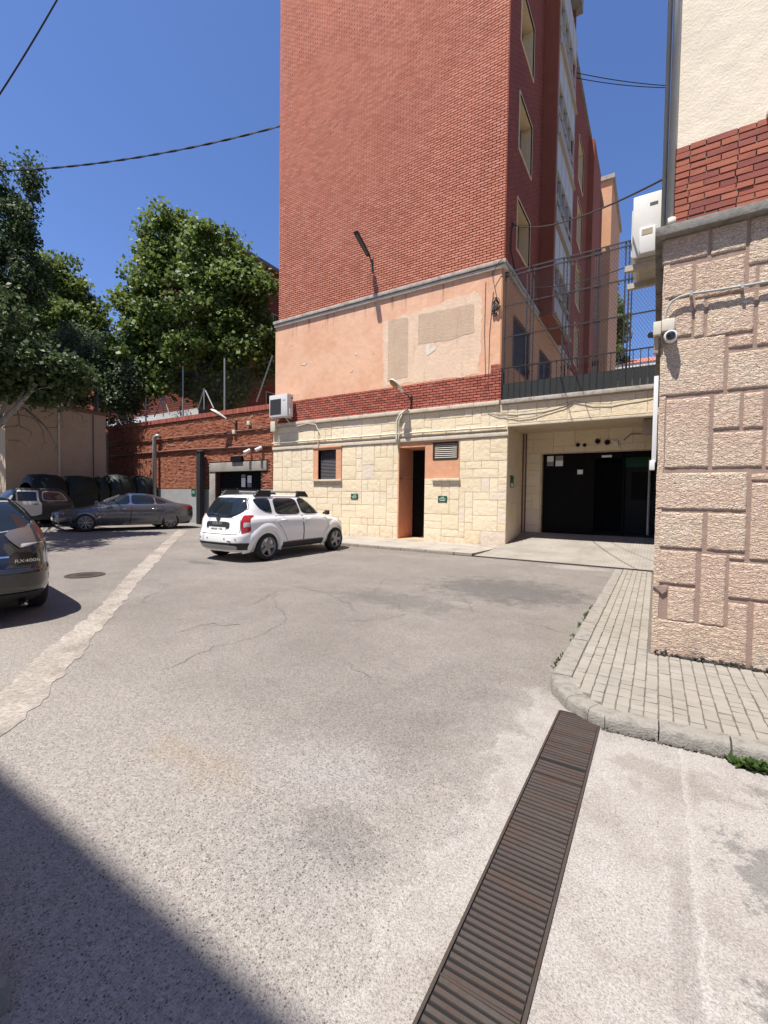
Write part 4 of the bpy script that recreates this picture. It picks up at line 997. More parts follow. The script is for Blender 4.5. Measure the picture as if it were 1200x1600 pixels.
wall_wire([(775, 644), (810, 644), (850, 639), (897, 626), (925, 631), (950, 631), (975, 627), (1000, 622), (1020, 618)], YF-.05, .009, 'thin dark cable draped along the beam above the garage')
wall_wire([(759, 440), (757, 520), (759, 600), (760, 640)], YB-.03, .008, 'thin wire running down the right part of the peach wall', 'wall_wire')
wall_wire([(771, 455), (765, 520), (763, 600), (765, 625)], YB-.03, .008, 'second thin wire beside the coil down to the ledge', 'wall_wire')
wall_wire([(786, 404), (778, 412), (769, 428), (776, 465)], YB-.16, .011, 'short dark cable from the cornice end down to the coil')
wall_wire([(464, 666), (480, 662), (493, 663), (497, 672), (497, 700)], YF-.1, .02, 'cream pipe bending down from the air conditioner to the window', 'thin_pipe', 'pipe_cream')

# ---- small green plates
def green_sign(pxl, y, T, label, w=.36, h=.24):
    q = T(pxl)
    t = thing('green_sign', label, 'sign', q, group='small green wall signs')
    m1 = MB(); m1.box(q[0]-w/2, q[0]+w/2, y-.012, y, q[2]-h/2, q[2]+h/2); m1.build('plate', MT['green_sign'], t)
    m1 = MB()
    for k, (z, ww) in enumerate(((.065, .35), (.01, .75), (-.05, .6))):
        u = -ww*w/2
        while u < ww*w/2-.02:
            L = random.uniform(.015, .04); m1.box(q[0]+u, q[0]+u+L, y-.0145, y-.0125, q[2]+z-.012, q[2]+z+.012); u += L+.012
    m1.build('lettering', MT['paper'], t)
green_sign((554, 776), YF-.02, lambda p: PY(p[0], p[1], YF-.02), 'green plate on the cream stones below the shuttered window')
green_sign((691.5, 780), YF-.02, lambda p: PY(p[0], p[1], YF-.02), 'green plate on the cream stones right of the door niche')
q = PX(800, 752, -4.35); t = thing('green_sign', 'dark green plate on the shaded inner side wall of the garage', 'sign', q, group='small green wall signs')
m1 = MB(); m1.box(-4.358, -4.345, q.y-.2, q.y+.2, q.z-.22, q.z+.2); m1.build('plate', MT['green_sign'], t)
m1 = MB(); m1.box(-4.345, -4.342, q.y-.15, q.y+.12, q.z-.19, q.z-.08); m1.build('lettering', MT['paper'], t)

# ---- wall lamps
def lamp_cobra(base, head, label, mat_arm='black_iron', straight=False):
    """bracket on the wall, bent arm, lamp head"""
    b, h = Vector(base), Vector(head)
    t = thing('wall_lamp', label, 'wall lamp', b, group='lamps on the walls')
    m1 = MB(); m1.box(b.x-.035, b.x+.035, b.y-.06, b.y, b.z-.32, b.z+.18); m1.build('bracket', MT[mat_arm], t)
    d = (h-b); tip = b+d*(.40 if not straight else .25)
    m1 = MB(); m1.tube([b+Vector((0, -.05, -.05)), b+Vector((0, -.09, .05))+d*.06, b+d*.2+Vector((0, 0, .05)), tip], .024, 8); m1.build('arm', MT[mat_arm], t, smooth=True)
    u = (h-tip); L = u.length; u.normalize(); s = u.cross(Vector((0, 0, 1))).normalized(); n = s.cross(u).normalized()
    if straight:
        m1 = MB(); rings = []
        for k, f in enumerate((0, .04, .5, .95, 1.0)):
            w_ = (.06, .10, .11, .115, .08)[k]; hh = (.03, .05, .055, .06, .04)[k]; c_ = tip+u*L*f
            rings.append([c_+s*(w_*math.cos(a))+n*(hh*max(-.35, math.sin(a))) for a in np.linspace(0, 6.283, 13)[:-1]])
        vs = [p for r in rings for p in r]; m1.add(vs, [(i*12+k, i*12+(k+1)%12, (i+1)*12+(k+1)%12, (i+1)*12+k) for i in range(4) for k in range(12)]+[tuple(range(12)), tuple(48+k for k in range(12))])
        hd = m1.build('head', MT['trim'], t, smooth=True, angle=50)
        m1 = MB(); m1.add([tip+u*L*.1+s*.06-n*.03, tip+u*L*.9+s*.068-n*.033, tip+u*L*.9-s*.068-n*.033, tip+u*L*.1-s*.06-n*.03], [(0,1,2,3)]); m1.build('diffuser', MT['shutter'], hd)
    else:
        m1 = MB(); rings = []; prof = ((0, .045, .04), (.25, .085, .075), (.5, .15, .105), (.75, .175, .115), (.92, .14, .085), (1.0, .05, .03))
        for f, w_, hh in prof:
            c_ = tip+u*L*f; rings.append([c_+s*(w_*math.cos(a))+n*(hh*math.sin(a)) for a in np.linspace(0, math.pi, 9)]+[c_-s*(w_*.8*math.cos(a))-n*(.012) for a in (0.6, 1.57, 2.5)])
        k = len(rings[0]); m1.add([p for r in rings for p in r], [(i*k+j, i*k+(j+1)%k, (i+1)*k+(j+1)%k, (i+1)*k+j) for i in range(len(rings)-1) for j in range(k)]+[tuple(range(k)), tuple((len(rings)-1)*k+q for q in range(k))])
        hd = m1.build('head', MT['ac_white'], t, smooth=True, angle=60)
        m1 = MB(); O = tip+u*L*.68; vs = []
        for r_, dz in ((1, 0), (.8, .05), (.45, .08)): vs += [O+u*(L*.30*r_*math.cos(a))+s*(.135*r_*math.sin(a))-n*(.016+dz) for a in np.linspace(0, 6.283, 17)[:-1]]
        m1.add(vs, [(i*16+j, i*16+(j+1)%16, (i+1)*16+(j+1)%16, (i+1)*16+j) for i in range(2) for j in range(16)]+[tuple(32+k for k in range(16))]); m1.build('lens', MT['lamp_glass'], hd, smooth=True)
    return t
b = PY(582, 412, YF); h = PY(555, 361, YF-1.15)
lamp_cobra((b.x, YB+.02, b.z), h, 'slim dark lamp with straight head on the brick tower', straight=True)
b = PY(643.5, 626, YF); h = PY(609, 593, YF-.85)
lamp_cobra((b.x, YB, b.z), h, 'white topped lamp on bent arm above the door niche')
b = PY(370, 664, YF); h = PY(329, 640, YF-.75)
lamp_cobra((b.x, YF, b.z), h, 'white topped lamp on bent arm on the left brick wall')
# sign plate shadow-box under the left lamp
# ---- air conditioners
def grille_fan(mb, cx, y, cz, r): pass
ac = thing('air_conditioner', 'white air conditioner unit on brackets at the left corner of the stone base', 'air conditioner', (-15.0, YF-.3, 5.2))
ax0, ax1, ay0, ay1, az0, az1 = -15.24, -14.12, YF-.52, YF-.14, 5.30, 6.30
m1 = MB(); m1.bbox(ax0, ax1, ay0, ay1, az0, az1, .02); m1.build('casing', MT['ac_white'], ac, smooth=True, angle=40)
m1 = MB(); m1.box(ax0+.06, ax0+.74, ay0-.006, ay0+.004, az0+.10, az1-.2); gf = m1.build('fan_grille', MT['ac_dark'], ac)
m1 = MB(); z = az0+.12
while z < az1-.22: m1.box(ax0+.06, ax0+.74, ay0-.010, ay0-.007, z, z+.008); z += .035
m1.build('grille_bars', MT['trim'], gf)
m1 = MB(); m1.box(ax0+.84, ax0+1.0, ay0-.003, ay0+.004, az1-.31, az1-.26); m1.build('badge', MT['panel_grey'], ac)
m1 = MB(); m1.bbox(ax1-.01, ax1+.06, ay0+.1, ay0+.28, az0+.06, az0+.34, .012); m1.build('valve_cover', MT['white_pvc'], ac, smooth=True, angle=40)
m1 = MB(); m1.box(ax1-.002, ax1+.003, ay0+.24, ay0+.36, az1-.19, az1-.13); m1.build('handle_recess', MT['ac_dark'], ac)
for x in (ax0+.15, ax1-.2):
    m1 = MB(); m1.box(x-.02, x+.02, ay0+.02, YF-.0, az0-.05, az0-.004); m1.tube([(x, YF-.02, az0-.36), (x, ay0+.1, az0-.05)], .016, 5); m1.build('bracket', MT['white_pvc'], ac)
m1 = MB(); m1.bbox(-15.5, -15.2, YF-.2, YF-.02, 4.72, 5.2, .02); tag(m1.build('pipe_box', MT['pipe_cream'], smooth=True, angle=40), 'cream pipe cover box below the corner air conditioner', 'box')

# ================================================================== RIGHT CORNER BUILDING
YC = 5.42
rb = thing('stone_corner_building', 'pink rough stone corner building with brick band and cream render above', 'building', (3, YC, 0))
m1 = MB(); m1.box(0.012, 8.0, YC, 14.9, -.05, 4.40); base_w = m1.build('stone_base', MT['mortar_brown'], rb)
def pz(cx, cy, crop):
    ox, oy = (960, 300) if crop == 2 else (960, 680)
    q = PY(ox+cx/4, oy+cy/4, YC-.015); return q.x, q.z
def SR(crop, l, r, t, b):
    """block from its crop edges: left,right at mid height; top,bottom at mid width"""
    mx, my = (l+r)/2, (t+b)/2
    return (pz(l, my, crop)[0], pz(r, my, crop)[0], pz(mx, b, crop)[1], pz(mx, t, crop)[1])
blocks = [SR(2, 300, 590, 265, 425), SR(2, 605, 830, 195, 370), SR(2, 845, 1120, 130, 425), SR(2, 312, 492, 462, 655), SR(2, 508, 818, 412, 640), SR(2, 838, 892, 462, 575), SR(2, 906, 1120, 440, 560),
          SR(2, 330, 490, 665, 905), SR(2, 500, 565, 665, 905), SR(2, 580, 876, 645, 885), SR(2, 895, 1120, 590, 945), SR(2, 285, 692, 915, 1262), SR(2, 712, 872, 892, 968), SR(2, 708, 1120, 978, 1220),
          SR(2, 318, 596, 1285, 1725), SR(2, 618, 790, 1258, 1480), SR(2, 806, 938, 1248, 1475), SR(2, 612, 932, 1495, 1722), SR(2, 952, 1120, 1240, 1725),
          SR(3, 265, 832, 232, 468), SR(3, 856, 1120, 236, 285), SR(3, 850, 1120, 296, 790), SR(3, 278, 556, 482, 708), SR(3, 578, 826, 488, 728), SR(3, 276, 514, 722, 936), SR(3, 534, 696, 745, 1195),
          SR(3, 716, 820, 750, 782), SR(3, 712, 1120, 805, 1040), SR(3, 330, 505, 952, 1170), SR(3, 708, 838, 1052, 1226), SR(3, 862, 1120, 1060, 1510), SR(3, 262, 832, 1182, 1462)]
rs = random.Random(5)
for (a, b, c, d) in blocks:
    nu = max(3, int((b-a)/.015)); nv = max(3, int((d-c)/.013))
    stone_mesh(front(YC), (a, b, c, d), 0.002, -.005, 0.0125, nu, nv, 0.0085, rs, .006).build('stone', MT['rough_stone'], base_w, smooth=True)
for r in ashlar(1.43, 8.0, 0.12, 4.36, .42, .30, [], rs):
    stone_mesh(front(YC), r, 0.011, -.005, 0.022, 3, 3, 0.012, rs).build('stone', MT['rough_stone'], base_w, smooth=True, angle=50)
# plain corner margin left of the blocks
m1 = MB(); zs = np.linspace(-.02, 4.38, 60); vs = []
for z in zs:
    n = .007*mnoise.noise(Vector((0, z*3, 1)))+.004*mnoise.noise(Vector((0, z*11, 4))); vs += [(-.004+n, YC+.3, z), (-.004+n, YC-.004, z), (.05+n, YC-.006-n*.3, z)]
m1.add(vs, [(i*3+k, i*3+k+1, (i+1)*3+k+1, (i+1)*3+k) for i in range(len(zs)-1) for k in range(2)]); m1.build('corner_margin', MT['rough_stone'], rb)
c = PY(1034, 920, YC-.02); m1 = MB()
m1.prism([(c.x-.085, c.z+.025), (c.x-.03, c.z+.03), (c.x+.045, c.z+.026), (c.x+.04, c.z-.02), (c.x+.005, c.z-.052), (c.x-.04, c.z-.01)], lambda u, v: (u, YC-.024+.0*u, v), lambda u, v: (u, YC+.01, v)); m1.build('chipped_corner', MT['mortar_brown'], base_w, recalc=True)
m1 = MB(); m1.bbox(-.085, 8.0, YC-.10, YC+.3, 4.385, 4.478, .012); m1.bbox(-.085, .04, YC+.3, 14.9, 4.385, 4.478, .012); m1.build('ledge', MT['concrete_dark'], rb, smooth=True, angle=40)
m1 = MB(); m1.box(0.06, 8.0, YC+.008, 14.9, 4.47, 5.30); bb_w = m1.build('brick_band', MT['mortar_brown'], rb)
wl = 0.775
for r in brick_rects(0.065, 8.0, 4.485, 5.265, 0.0655, 0.245, 0.014, (), 0.135):
    if r[0] > 3.0: continue
    zt = r[3]
    m1 = MB(); brick_mesh(m1, front(YC+.008), [r], -.01, .020, .005); m1.build('brick', MT['brick_right'], bb_w)
m1 = MB(); W2 = (0.80, 1.9, 5.30, 6.75)
wall_grid(m1, front(YC-.004), 0.06, 8.0, 5.255, 16.0, [(0.80, 1.9, 5.24, 6.75)], .2); m1.box(0.055, 8, YC-.006, YC+.1, 16.0, 16.2); m1.box(0.062, .1, YC+.002, 14.9, 5.26, 15.99); m1.box(.06, 8, 14.8, 14.9, 4.5, 16)
m1.build('render_wall', MT['render_cream'], rb)
m1 = MB(); quad(m1, front(YC), .80, 1.9, 5.33, 6.75, -.2, -.12); wn = m1.build('shuttered_window', MT['shutter'], rb)
z = 5.36
while z < 6.72: m1 = MB(); quad(m1, front(YC), .80, 1.9, z, z+.034, -.12, -.105); m1.build('slat', MT['shutter'], wn); z += .042
m1 = MB(); m1.bbox(.765, 1.94, YC-.06, YC+.1, 5.262, 5.318, .01); m1.build('sill', MT['ac_white'], wn, smooth=True, angle=40)
m1 = MB(); m1.tube([(0.035, YC-.03, 4.5), (0.045, YC-.03, 8), (.04, YC-.03, 16)], .032, 8); m1.tube([(-.02, YC+.03, 4.46), (-.02, YC+.03, 9), (-.02, YC+.03, 16)], .022, 8)
tag(m1.build('downpipe', MT['pipe_grey'], smooth=True), 'grey downpipe running up the edge of the cream render', 'downpipe')
m1 = MB(); m1.tube([(.05, YC-.035, 4.48), (.05, YC-.035, 4.56)], .04, 8); tag(m1.build('pipe_collar', MT['pipe_cream'], smooth=True), 'short cream pipe end standing on the dark ledge', 'pipe')
# conduit, boxes, dome camera
CP = [PY(a, b, YC-.06) for a, b in ((1200, 440), (1160, 447), (1120, 453.5), (1080, 459), (1062, 464), (1050, 471), (1043, 481), (1039.5, 493), (1039, 498))]
m1 = MB(); m1.tube([CP[0]+(CP[0]-CP[1])*8]+CP, .0125, 8)
for p in (CP[1], CP[3]): m1.box(p.x-.012, p.x+.012, YC-.08, YC-.005, p.z-.022, p.z+.022)
tag(m1.build('stone_wall_conduit', MT['pipe_grey'], smooth=True, angle=50), 'grey conduit curving across the pink stones down to the junction box', 'pipe')
q0, q1 = PY(1034, 500, YC-.1), PY(1054, 513, YC-.1)
m1 = MB(); m1.bbox(q0.x, q1.x+.0, YC-.10, YC-.005, q1.z-.005, q0.z+.005, .006); tag(m1.build('junction_box', MT['pipe_cream'], smooth=True, angle=40), 'larger cream junction box directly above the dome camera', 'junction box')
m1 = MB(); m1.bbox(q0.x-.072, q0.x-.003, YC-.085, YC+.03, q1.z-.03, q0.z-.0, .006); tag(m1.build('junction_box', MT['pipe_cream'], smooth=True, angle=40), 'smaller cream junction box on the corner edge beside the dome camera', 'junction box')
m1 = MB(); m1.bbox(q0.x-.062, q0.x-.022, YC-.03, YC+.03, q1.z-.20, q1.z-.032, .004); tag(m1.build('cable_duct', MT['panel_grey'], smooth=True, angle=40), 'short grey cable duct below the corner junction box', 'duct')
dc = PY(1048, 525, YC-.11); dcam = thing('dome_camera', 'white dome security camera on the pink stone corner', 'security camera', dc)
m1 = MB(); m1.lathe([(.030, .11), (.036, .06), (.058, .05), (.061, .0), (.052, -.012), (.045, -.012)], dc, 'y', 24); m1.build('housing', MT['white_pvc'], dcam, smooth=True, angle=50)
m1 = MB(); m1.lathe([(.044, -.010), (.040, -.028), (.028, -.045), (.012, -.052), (.001, -.053)], dc, 'y', 20); m1.build('dome', MT['glass'], dcam, smooth=True)
q = PY(1033, 525, YC+.25)
m1 = MB(); m1.tube([(q.x-.03, YC+.2, q.z), (q.x-.1, YC+.1, q.z-.02)], .03, 10); tag(m1.build('bullet_camera', MT['trim'], smooth=True, angle=50), 'small dark bullet camera at the corner behind the duct', 'security camera')
# white pvc channel hanging at the corner
A, B = PY(1026, 590, YC+.1), PY(1021, 735, YC+.1)
m1 = MB(); m1.bbox(A.x-.022, A.x+.02, YC+.02, YC+.08, B.z+.08, A.z, .005); m1.bbox(A.x-.04, A.x+.01, YC+.005, YC+.09, B.z, B.z+.1, .008)
tag(m1.build('white_duct', MT['white_pvc'], smooth=True, angle=40), 'white plastic cable duct hanging down the edge of the stone corner', 'duct')
# air conditioner on the side wall
ac = thing('air_conditioner', 'white air conditioner seen end-on high on the right stone building', 'air conditioner', (-.3, 8.4, 5.5))
YA = 8.25; a, b = PY(990, 310, YA), PY(1033, 390, YA)
ax0, ax1 = a.x, b.x-.0; az1 = PY(1010, 303, YA).z; az0 = PY(1005, 400, YA).z
m1 = MB(); m1.bbox(ax0, ax1, YA, YA+.95, az0, az1, .015); m1.build('casing', MT['ac_white'], ac, smooth=True, angle=40)
m1 = MB(); m1.box(ax0-.02, ax0-.001, YA+.1, YA+.85, az0+.08, az1-.15); m1.build('fan_grille', MT['ac_white'], ac)
m1 = MB(); m1.box(ax1-.17, ax1-.06, YA-.004, YA+.004, az1-.2, az1-.155); m1.build('handle_recess', MT['ac_dark'], ac)
m1 = MB(); m1.bbox(ax0+.10, ax0+.32, YA-.06, YA+.01, az0+.02, az0+.42, .012); vc = m1.build('valve_cover', MT['white_pvc'], ac, smooth=True, angle=40)
m1 = MB(); m1.box(ax0+.13, ax0+.28, YA-.064, YA-.061, az0+.30, az0+.39); m1.build('cover_label', MT['panel_grey'], vc)
for yy in (YA+.08, YA+.78):
    m1 = MB(); m1.box(ax0-.10, 0.0, yy, yy+.09, az0-.15, az0-.06); m1.build('bracket', MT['wood'], ac)
m1 = MB(); m1.add([(ax0+.05, YA+.06, az0-.01), (-.0, YA+.06, az0-.01), (-.0, YA+.9, az0-.01), (ax0+.05, YA+.9, az0-.01), (ax0+.09, YA+.06, az0-.06), (-.0, YA+.06, az0-.06), (-.0, YA+.9, az0-.06), (ax0+.09, YA+.9, az0-.06)], [(0,3,2,1), (4,5,6,7), (0,1,5,4), (1,2,6,5), (2,3,7,6), (3,0,4,7)])
m1.build('support_shelf', MT['wood'], ac)

# ================================================================== LEFT: retaining wall
lw = thing('brick_retaining_wall', 'long red brick retaining wall left of the stone building with a brick coping', 'wall', (-21, YF, 0))
GD = (-19.70, -16.35, 0.1, 2.93)
m1 = MB(); wall_grid(m1, front(YF+.02), -30.5, -15.5, 0, 5.85, [GD], .35); lww = m1.build('wall', MT['mortar_red'], lw)
mb = MB(); brick_mesh(mb, front(YF+.02), brick_rects(-30.5, -15.52, 2.06, 5.8, 0.078, 0.26, 0.016, [(-20.2, -15.85, 2.9, 3.42), (GD[0]-.5, GD[1]+.02, 1.8, 2.95)]), -.01, .024, .013); mb.build('brickwork', MT['brick_wall'], lww, kind='stuff')
m1 = MB(); quad(m1, front(YF+.02), -30.5, GD[0]-.5, -.1, 2.03, 0, .02); quad(m1, front(YF+.02), GD[1], -15.52, -.1, 2.03, 0, .02); m1.build('plinth', MT['plinth'], lw)
mb = MB(); x = -30.5
while x < -15.6:
    mb.bbox(x+.006, x+.089, YF-.075+random.uniform(-.006, .006), YF+.35, 5.82, 6.06+random.uniform(-.006, .006), .008); x += .095
mb.build('coping', MT['brick_band'], lw, kind='stuff')
m1 = MB(); m1.bbox(-20.15, -15.9, YF-.07, YF+.1, 2.935, 3.40, .02); m1.bbox(-20.18, -19.72, YF-.03, YF+.1, .2, 2.93, .02); m1.build('lintel', MT['concrete'], lw, smooth=True, angle=40)
m1 = MB(); z = .2
gd = thing('garage_door', 'dark roller door under a concrete lintel in the left brick wall', 'garage door', (-18, YF+.3, 0))
while z < 2.9: m1 = MB(); m1.box(GD[0]+.05, GD[1]-.02, YF+.26, YF+.3, z, z+.085); m1.build('slat', MT['gate'], gd); z += .095
for (a, b, c, d, mt) in ((-18.0, -17.72, 2.15, 2.6, 'paper'), (-17.55, -17.27, 2.35, 2.72, 'paper'), (-18.0, -17.72, 2.62, 2.78, 'paper_grey'), (-17.55, -17.27, 2.14, 2.33, 'paper_grey')):
    m1 = MB(); m1.box(a, b, YF+.235, YF+.255, c, d); m1.build('notice', MT[mt], gd)
m1 = MB(); m1.box(-18.35, -17.55, YF-.16, YF-.03, 3.42, 3.68); tag(m1.build('wall_sign', MT['gate']), 'black box sign above the concrete lintel of the roller door', 'sign')
m1 = MB(); m1.tube([(-30, YF-.07, 4.16), (-22, YF-.07, 4.19), (-15.6, YF-.07, 4.08)], .055, 8); tag(m1.build('lower_wall_pipe', MT['pipe_rust'], smooth=True), 'lower thick brown pipe along the left brick wall', 'pipe')
m1 = MB(); m1.tube([(-30, YF-.06, 4.86), (-22, YF-.06, 4.92), (-15.6, YF-.06, 4.94)], .04, 8); tag(m1.build('upper_wall_pipe', MT['pipe_rust'], smooth=True), 'upper thinner brown pipe along the left brick wall', 'pipe')
q = PY(240, 682, YF-.3)
m1 = MB(); m1.tube([(q.x, YF-.25, gz(q.x, 15)), (q.x, YF-.25, q.z-.12), (q.x+.05, YF-.24, q.z-.02), (q.x+.18, YF-.2, q.z+.03), (q.x+.3, YF-.1, q.z)], .11, 10); tag(m1.build('vent_stack', MT['grey_steel'], smooth=True), 'thick grey metal pipe standing upright before the left brick wall', 'pipe')
q = PY(313, 706, YF-.3)
m1 = MB(); m1.bbox(q.x-.16, q.x+.16, YF-.45, YF-.15, gz(q.x, 15), q.z, .05); m1.lathe([(.2, 0), (.2, .05), (.12, .1)], (q.x, YF-.3, q.z-.02), n=12); tag(m1.build('dark_column', MT['cable'], smooth=True, angle=40), 'dark upright column standing before the left brick wall', 'column')
for (pxl, pyl, lb) in ((388, 707, 'white bullet camera on the left brick wall, nearer the lamp'), (406, 703, 'white bullet camera on the left brick wall, nearer the stone corner')):
    q = PY(pxl, pyl, YF-.15); t = thing('bullet_camera', lb, 'security camera', (q.x, YF, q.z), group='bullet cameras on the left wall')
    m1 = MB(); m1.tube([(q.x, YF, q.z+.1), (q.x, YF-.15, q.z+.06)], .03, 6); m1.build('mount', MT['white_pvc'], t)
    m1 = MB(); m1.tube([(q.x+.05, YF-.1, q.z+.12), (q.x-.06, YF-.38, q.z-.04)], .085, 10); m1.build('body', MT['white_pvc'], t, smooth=True, angle=50)
q = PY(302, 771, YF); green_sign((302.5, 769), YF-.01, lambda p: PY(p[0], p[1], YF-.01), 'green plate on the grey plinth of the left brick wall', .36, .40)
q = PY(390, 660, YF-.06)
for (pxl, pyl) in ((389, 661), (366, 675)):
    q = PY(pxl, pyl, YF-.08); m1 = MB(); m1.bbox(q.x-.1, q.x+.1, YF-.14, YF-.0, q.z-.1, q.z+.1, .015); tag(m1.build('cable_box', MT['pipe_cream'], smooth=True, angle=40), 'small pale cable box on the left wall ' + ('above the upper brown pipe' if pyl < 670 else 'under the arm of the lamp'), 'cable box')

# yard behind the wall with its fence
m1 = MB(); m1.box(-90, -15.45, YF+.36, 90, 3.0, 5.75); m1.build('upper_yard', MT['earth'], kind='structure')
yf = thing('yard_fence', 'grey post and wire fence standing on the left brick wall', 'fence', (-21, YF+.2, 6.0))
def fpt(a, b): q = PY(a, b, YF+.2); return q
for (xa, yb, yt) in ((183, 655, 605), (228, 645, 595), (286, 643, 572), (351, 632, 560)):
    p0 = fpt(xa, yb); p1 = fpt(xa, yt); m1 = MB(); m1.tube([(p0.x, YF+.2, 5.95), (p0.x, YF+.2, p1.z)], .045, 8); m1.build('post', MT['grey_steel'], yf)
for (xa, ya, xb, yb) in ((241, 651, 254, 620), (255, 651, 255, 618), (265, 648, 257, 622), (309, 640, 319, 608), (319, 640, 319, 607), (334, 638, 321, 610), (401, 628, 426, 556), (199, 655, 189, 615)):
    p0, p1 = fpt(xa, ya), fpt(xb, yb); m1 = MB(); m1.tube([(p0.x, YF+.2, max(5.98, p0.z)), (p1.x, YF+.2, p1.z)], .035, 6); m1.build('brace', MT['grey_steel'], yf)
m1 = MB()
for z in (6.4, 7.2, 8.1): m1.tube([(-30, YF+.2, z), (-15.5, YF+.2, z+.05)], .006, 3, False)
for k in range(-40, 160):
    for s in (1, -1):
        ua = -30.5+k*.16; A = [(ua+s*t*2.1, 6.05+t*2.1) for t in (0, 1)]
        if min(A[0][0], A[1][0]) > -30.3 and max(A[0][0], A[1][0]) < -15.45: m1.tube([(A[0][0], YF+.2+.004*s, A[0][1]), (A[1][0], YF+.2+.004*s, A[1][1])], .0035, 3, False)
m1.build('wire_mesh', MT['wire'], yf, kind='stuff')

# red brick building behind the plane tree
bgd = thing('background_brick_building', 'red brick building with a white plinth band behind the plane tree', 'building', (-38, 22, 5.75))
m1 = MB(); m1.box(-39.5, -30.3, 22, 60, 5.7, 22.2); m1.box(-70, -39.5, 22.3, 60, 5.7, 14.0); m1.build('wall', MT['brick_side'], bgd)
m1 = MB(); m1.box(-70, -30.2, 21.9, 22.0, 8.05, 8.55); m1.build('plinth_band', MT['white_pvc'], bgd)
m1 = MB(); m1.box(-39.8, -30.0, 21.7, 60.3, 22.2, 22.5); m1.build('roof_edge', MT['concrete_dark'], bgd)
for i in range(6):
    for z in (9.6, 13.2, 16.8):
        y = 24+i*4.5; m1 = MB(); quad(m1, side(-30.3), y, y+1.6, z, z+1.5, -.05, .02); wn = m1.build('window', MT['glass'], bgd)
        m1 = MB()
        for r in ((y-.08, y, z-.08, z+1.58), (y+1.6, y+1.68, z-.08, z+1.58), (y, y+1.6, z+1.5, z+1.58), (y, y+1.6, z-.08, z), (y+.77, y+.83, z, z+1.5)): quad(m1, side(-30.3), *r, .0, .06)
        m1.build('frame', MT['window_frame'], wn)

# cream hut on the left
hut = thing('cream_hut', 'flat roofed cream rendered hut in tree shade at the left', 'building', (-30, 11, 0))
HX = -27.5
m1 = MB(); m1.box(-34, HX, 8.75, 13.45, 0, 6.25); m1.build('wall', MT['hut'], hut)
m1 = MB(); m1.box(-34.15, HX+.12, 8.6, 13.6, 6.25, 6.42); m1.build('roof', MT['hut_roof'], hut)
m1 = MB(); m1.tube([(HX+.06, 11.05, .3), (HX+.06, 11.05, 6.2)], .05, 8); m1.build('downpipe', MT['pipe_cream'], hut)
m1 = MB(); m1.tube([(HX+.05, 12.75, .3), (HX+.05, 12.75, 6.2)], .03, 8); m1.build('drain_line', MT['hut_roof'], hut)

# dark green containers in a row under the hut
def container(y0, y1, x0, x1, h, label):
    t = thing('waste_container', label, 'container', ((x0+x1)/2, (y0+y1)/2, .25), group='dark green containers before the hut')
    n = 14; prof = []
    m1 = MB(); m1.add([(x0+.08,y0+.06,.45), (x1-.08,y0+.06,.45), (x1-.08,y1-.06,.45), (x0+.08,y1-.06,.45), (x0,y0,h*.66), (x1,y0,h*.66), (x1,y1,h*.66), (x0,y1,h*.66)], [(0,3,2,1), (4,5,6,7), (0,1,5,4), (1,2,6,5), (2,3,7,6), (3,0,4,7)]); m1.build('body', MT['bin'], t)
    m1 = MB(); rows = []
    for i in range(9):
        a = math.pi*i/8; zz = h*.66+.34*h*math.sin(a)**.8
        yy0, yy1 = y0-.03, y1+.03; xx = (x0+x1)/2+(x1-x0+.1)/2*math.cos(a); ins = .16*math.sin(a)
        rows.append([(xx, yy0, h*.66) if i in (0, 8) else (xx, yy0+ins*.2, h*.66+(zz-h*.66)*.55), (xx, yy0+ins, zz), (xx, (yy0+yy1)/2, zz+.05*math.sin(a)), (xx, yy1-ins, zz), (xx, yy1-ins*.2, h*.66+(zz-h*.66)*.55)])
    m1.add([p for r in rows for p in r], [(i*5+k, (i+1)*5+k, (i+1)*5+k+1, i*5+k+1) for i in range(8) for k in range(4)]); m1.build('lid', MT['bin'], t, smooth=True)
    m1 = MB()
    for (xx, yy) in ((x0+.2, y0+.2), (x1-.2, y0+.2), (x0+.2, y1-.2), (x1-.2, y1-.2)): m1.lathe([(.12, -.04), (.12, .04)], (xx, yy, gz(xx, yy)+.12), 'y', 12)
    m1.build('castor', MT['tyre'], t)
ys_ = [(8.9, 10.35), (10.45, 11.8), (11.85, 12.35+.0), (12.45, 13.75), (13.85, 15.0)]
for (a, b), lb in zip(ys_, ('leftmost dark green container with rounded lid before the hut', 'second dark green container from the left before the hut', 'narrow middle container in the dark green row', 'rounded lid container beside the lit one in the green row', 'rightmost green container, its lid catching the light')):
    container(a, b, -26.3, -24.9, 2.75 if b > 12.4 else 2.6, lb)

# far right: roof beyond the terrace
fr = thing('red_roof_house', 'low house with red tiled roof and white eaves beyond the terrace fence', 'house', (-2, 64, 5))
m1 = MB(); m1.box(-10, 6, 62, 74, 5, 17.8); m1.build('wall', MT['render_cream'], fr)
m1 = MB(); m1.box(-10.4, 6.4, 61.5, 61.8, 17.9, 18.35); m1.build('eaves', MT['white_pvc'], fr)
m1 = MB(); m1.prism([(61.4, 18.35), (68, 20.6), (74.6, 18.35)], lambda u, v: (-10.4, u, v), lambda u, v: (6.4, u, v)); m1.build('roof', MT['roof_tile'], fr, recalc=True)

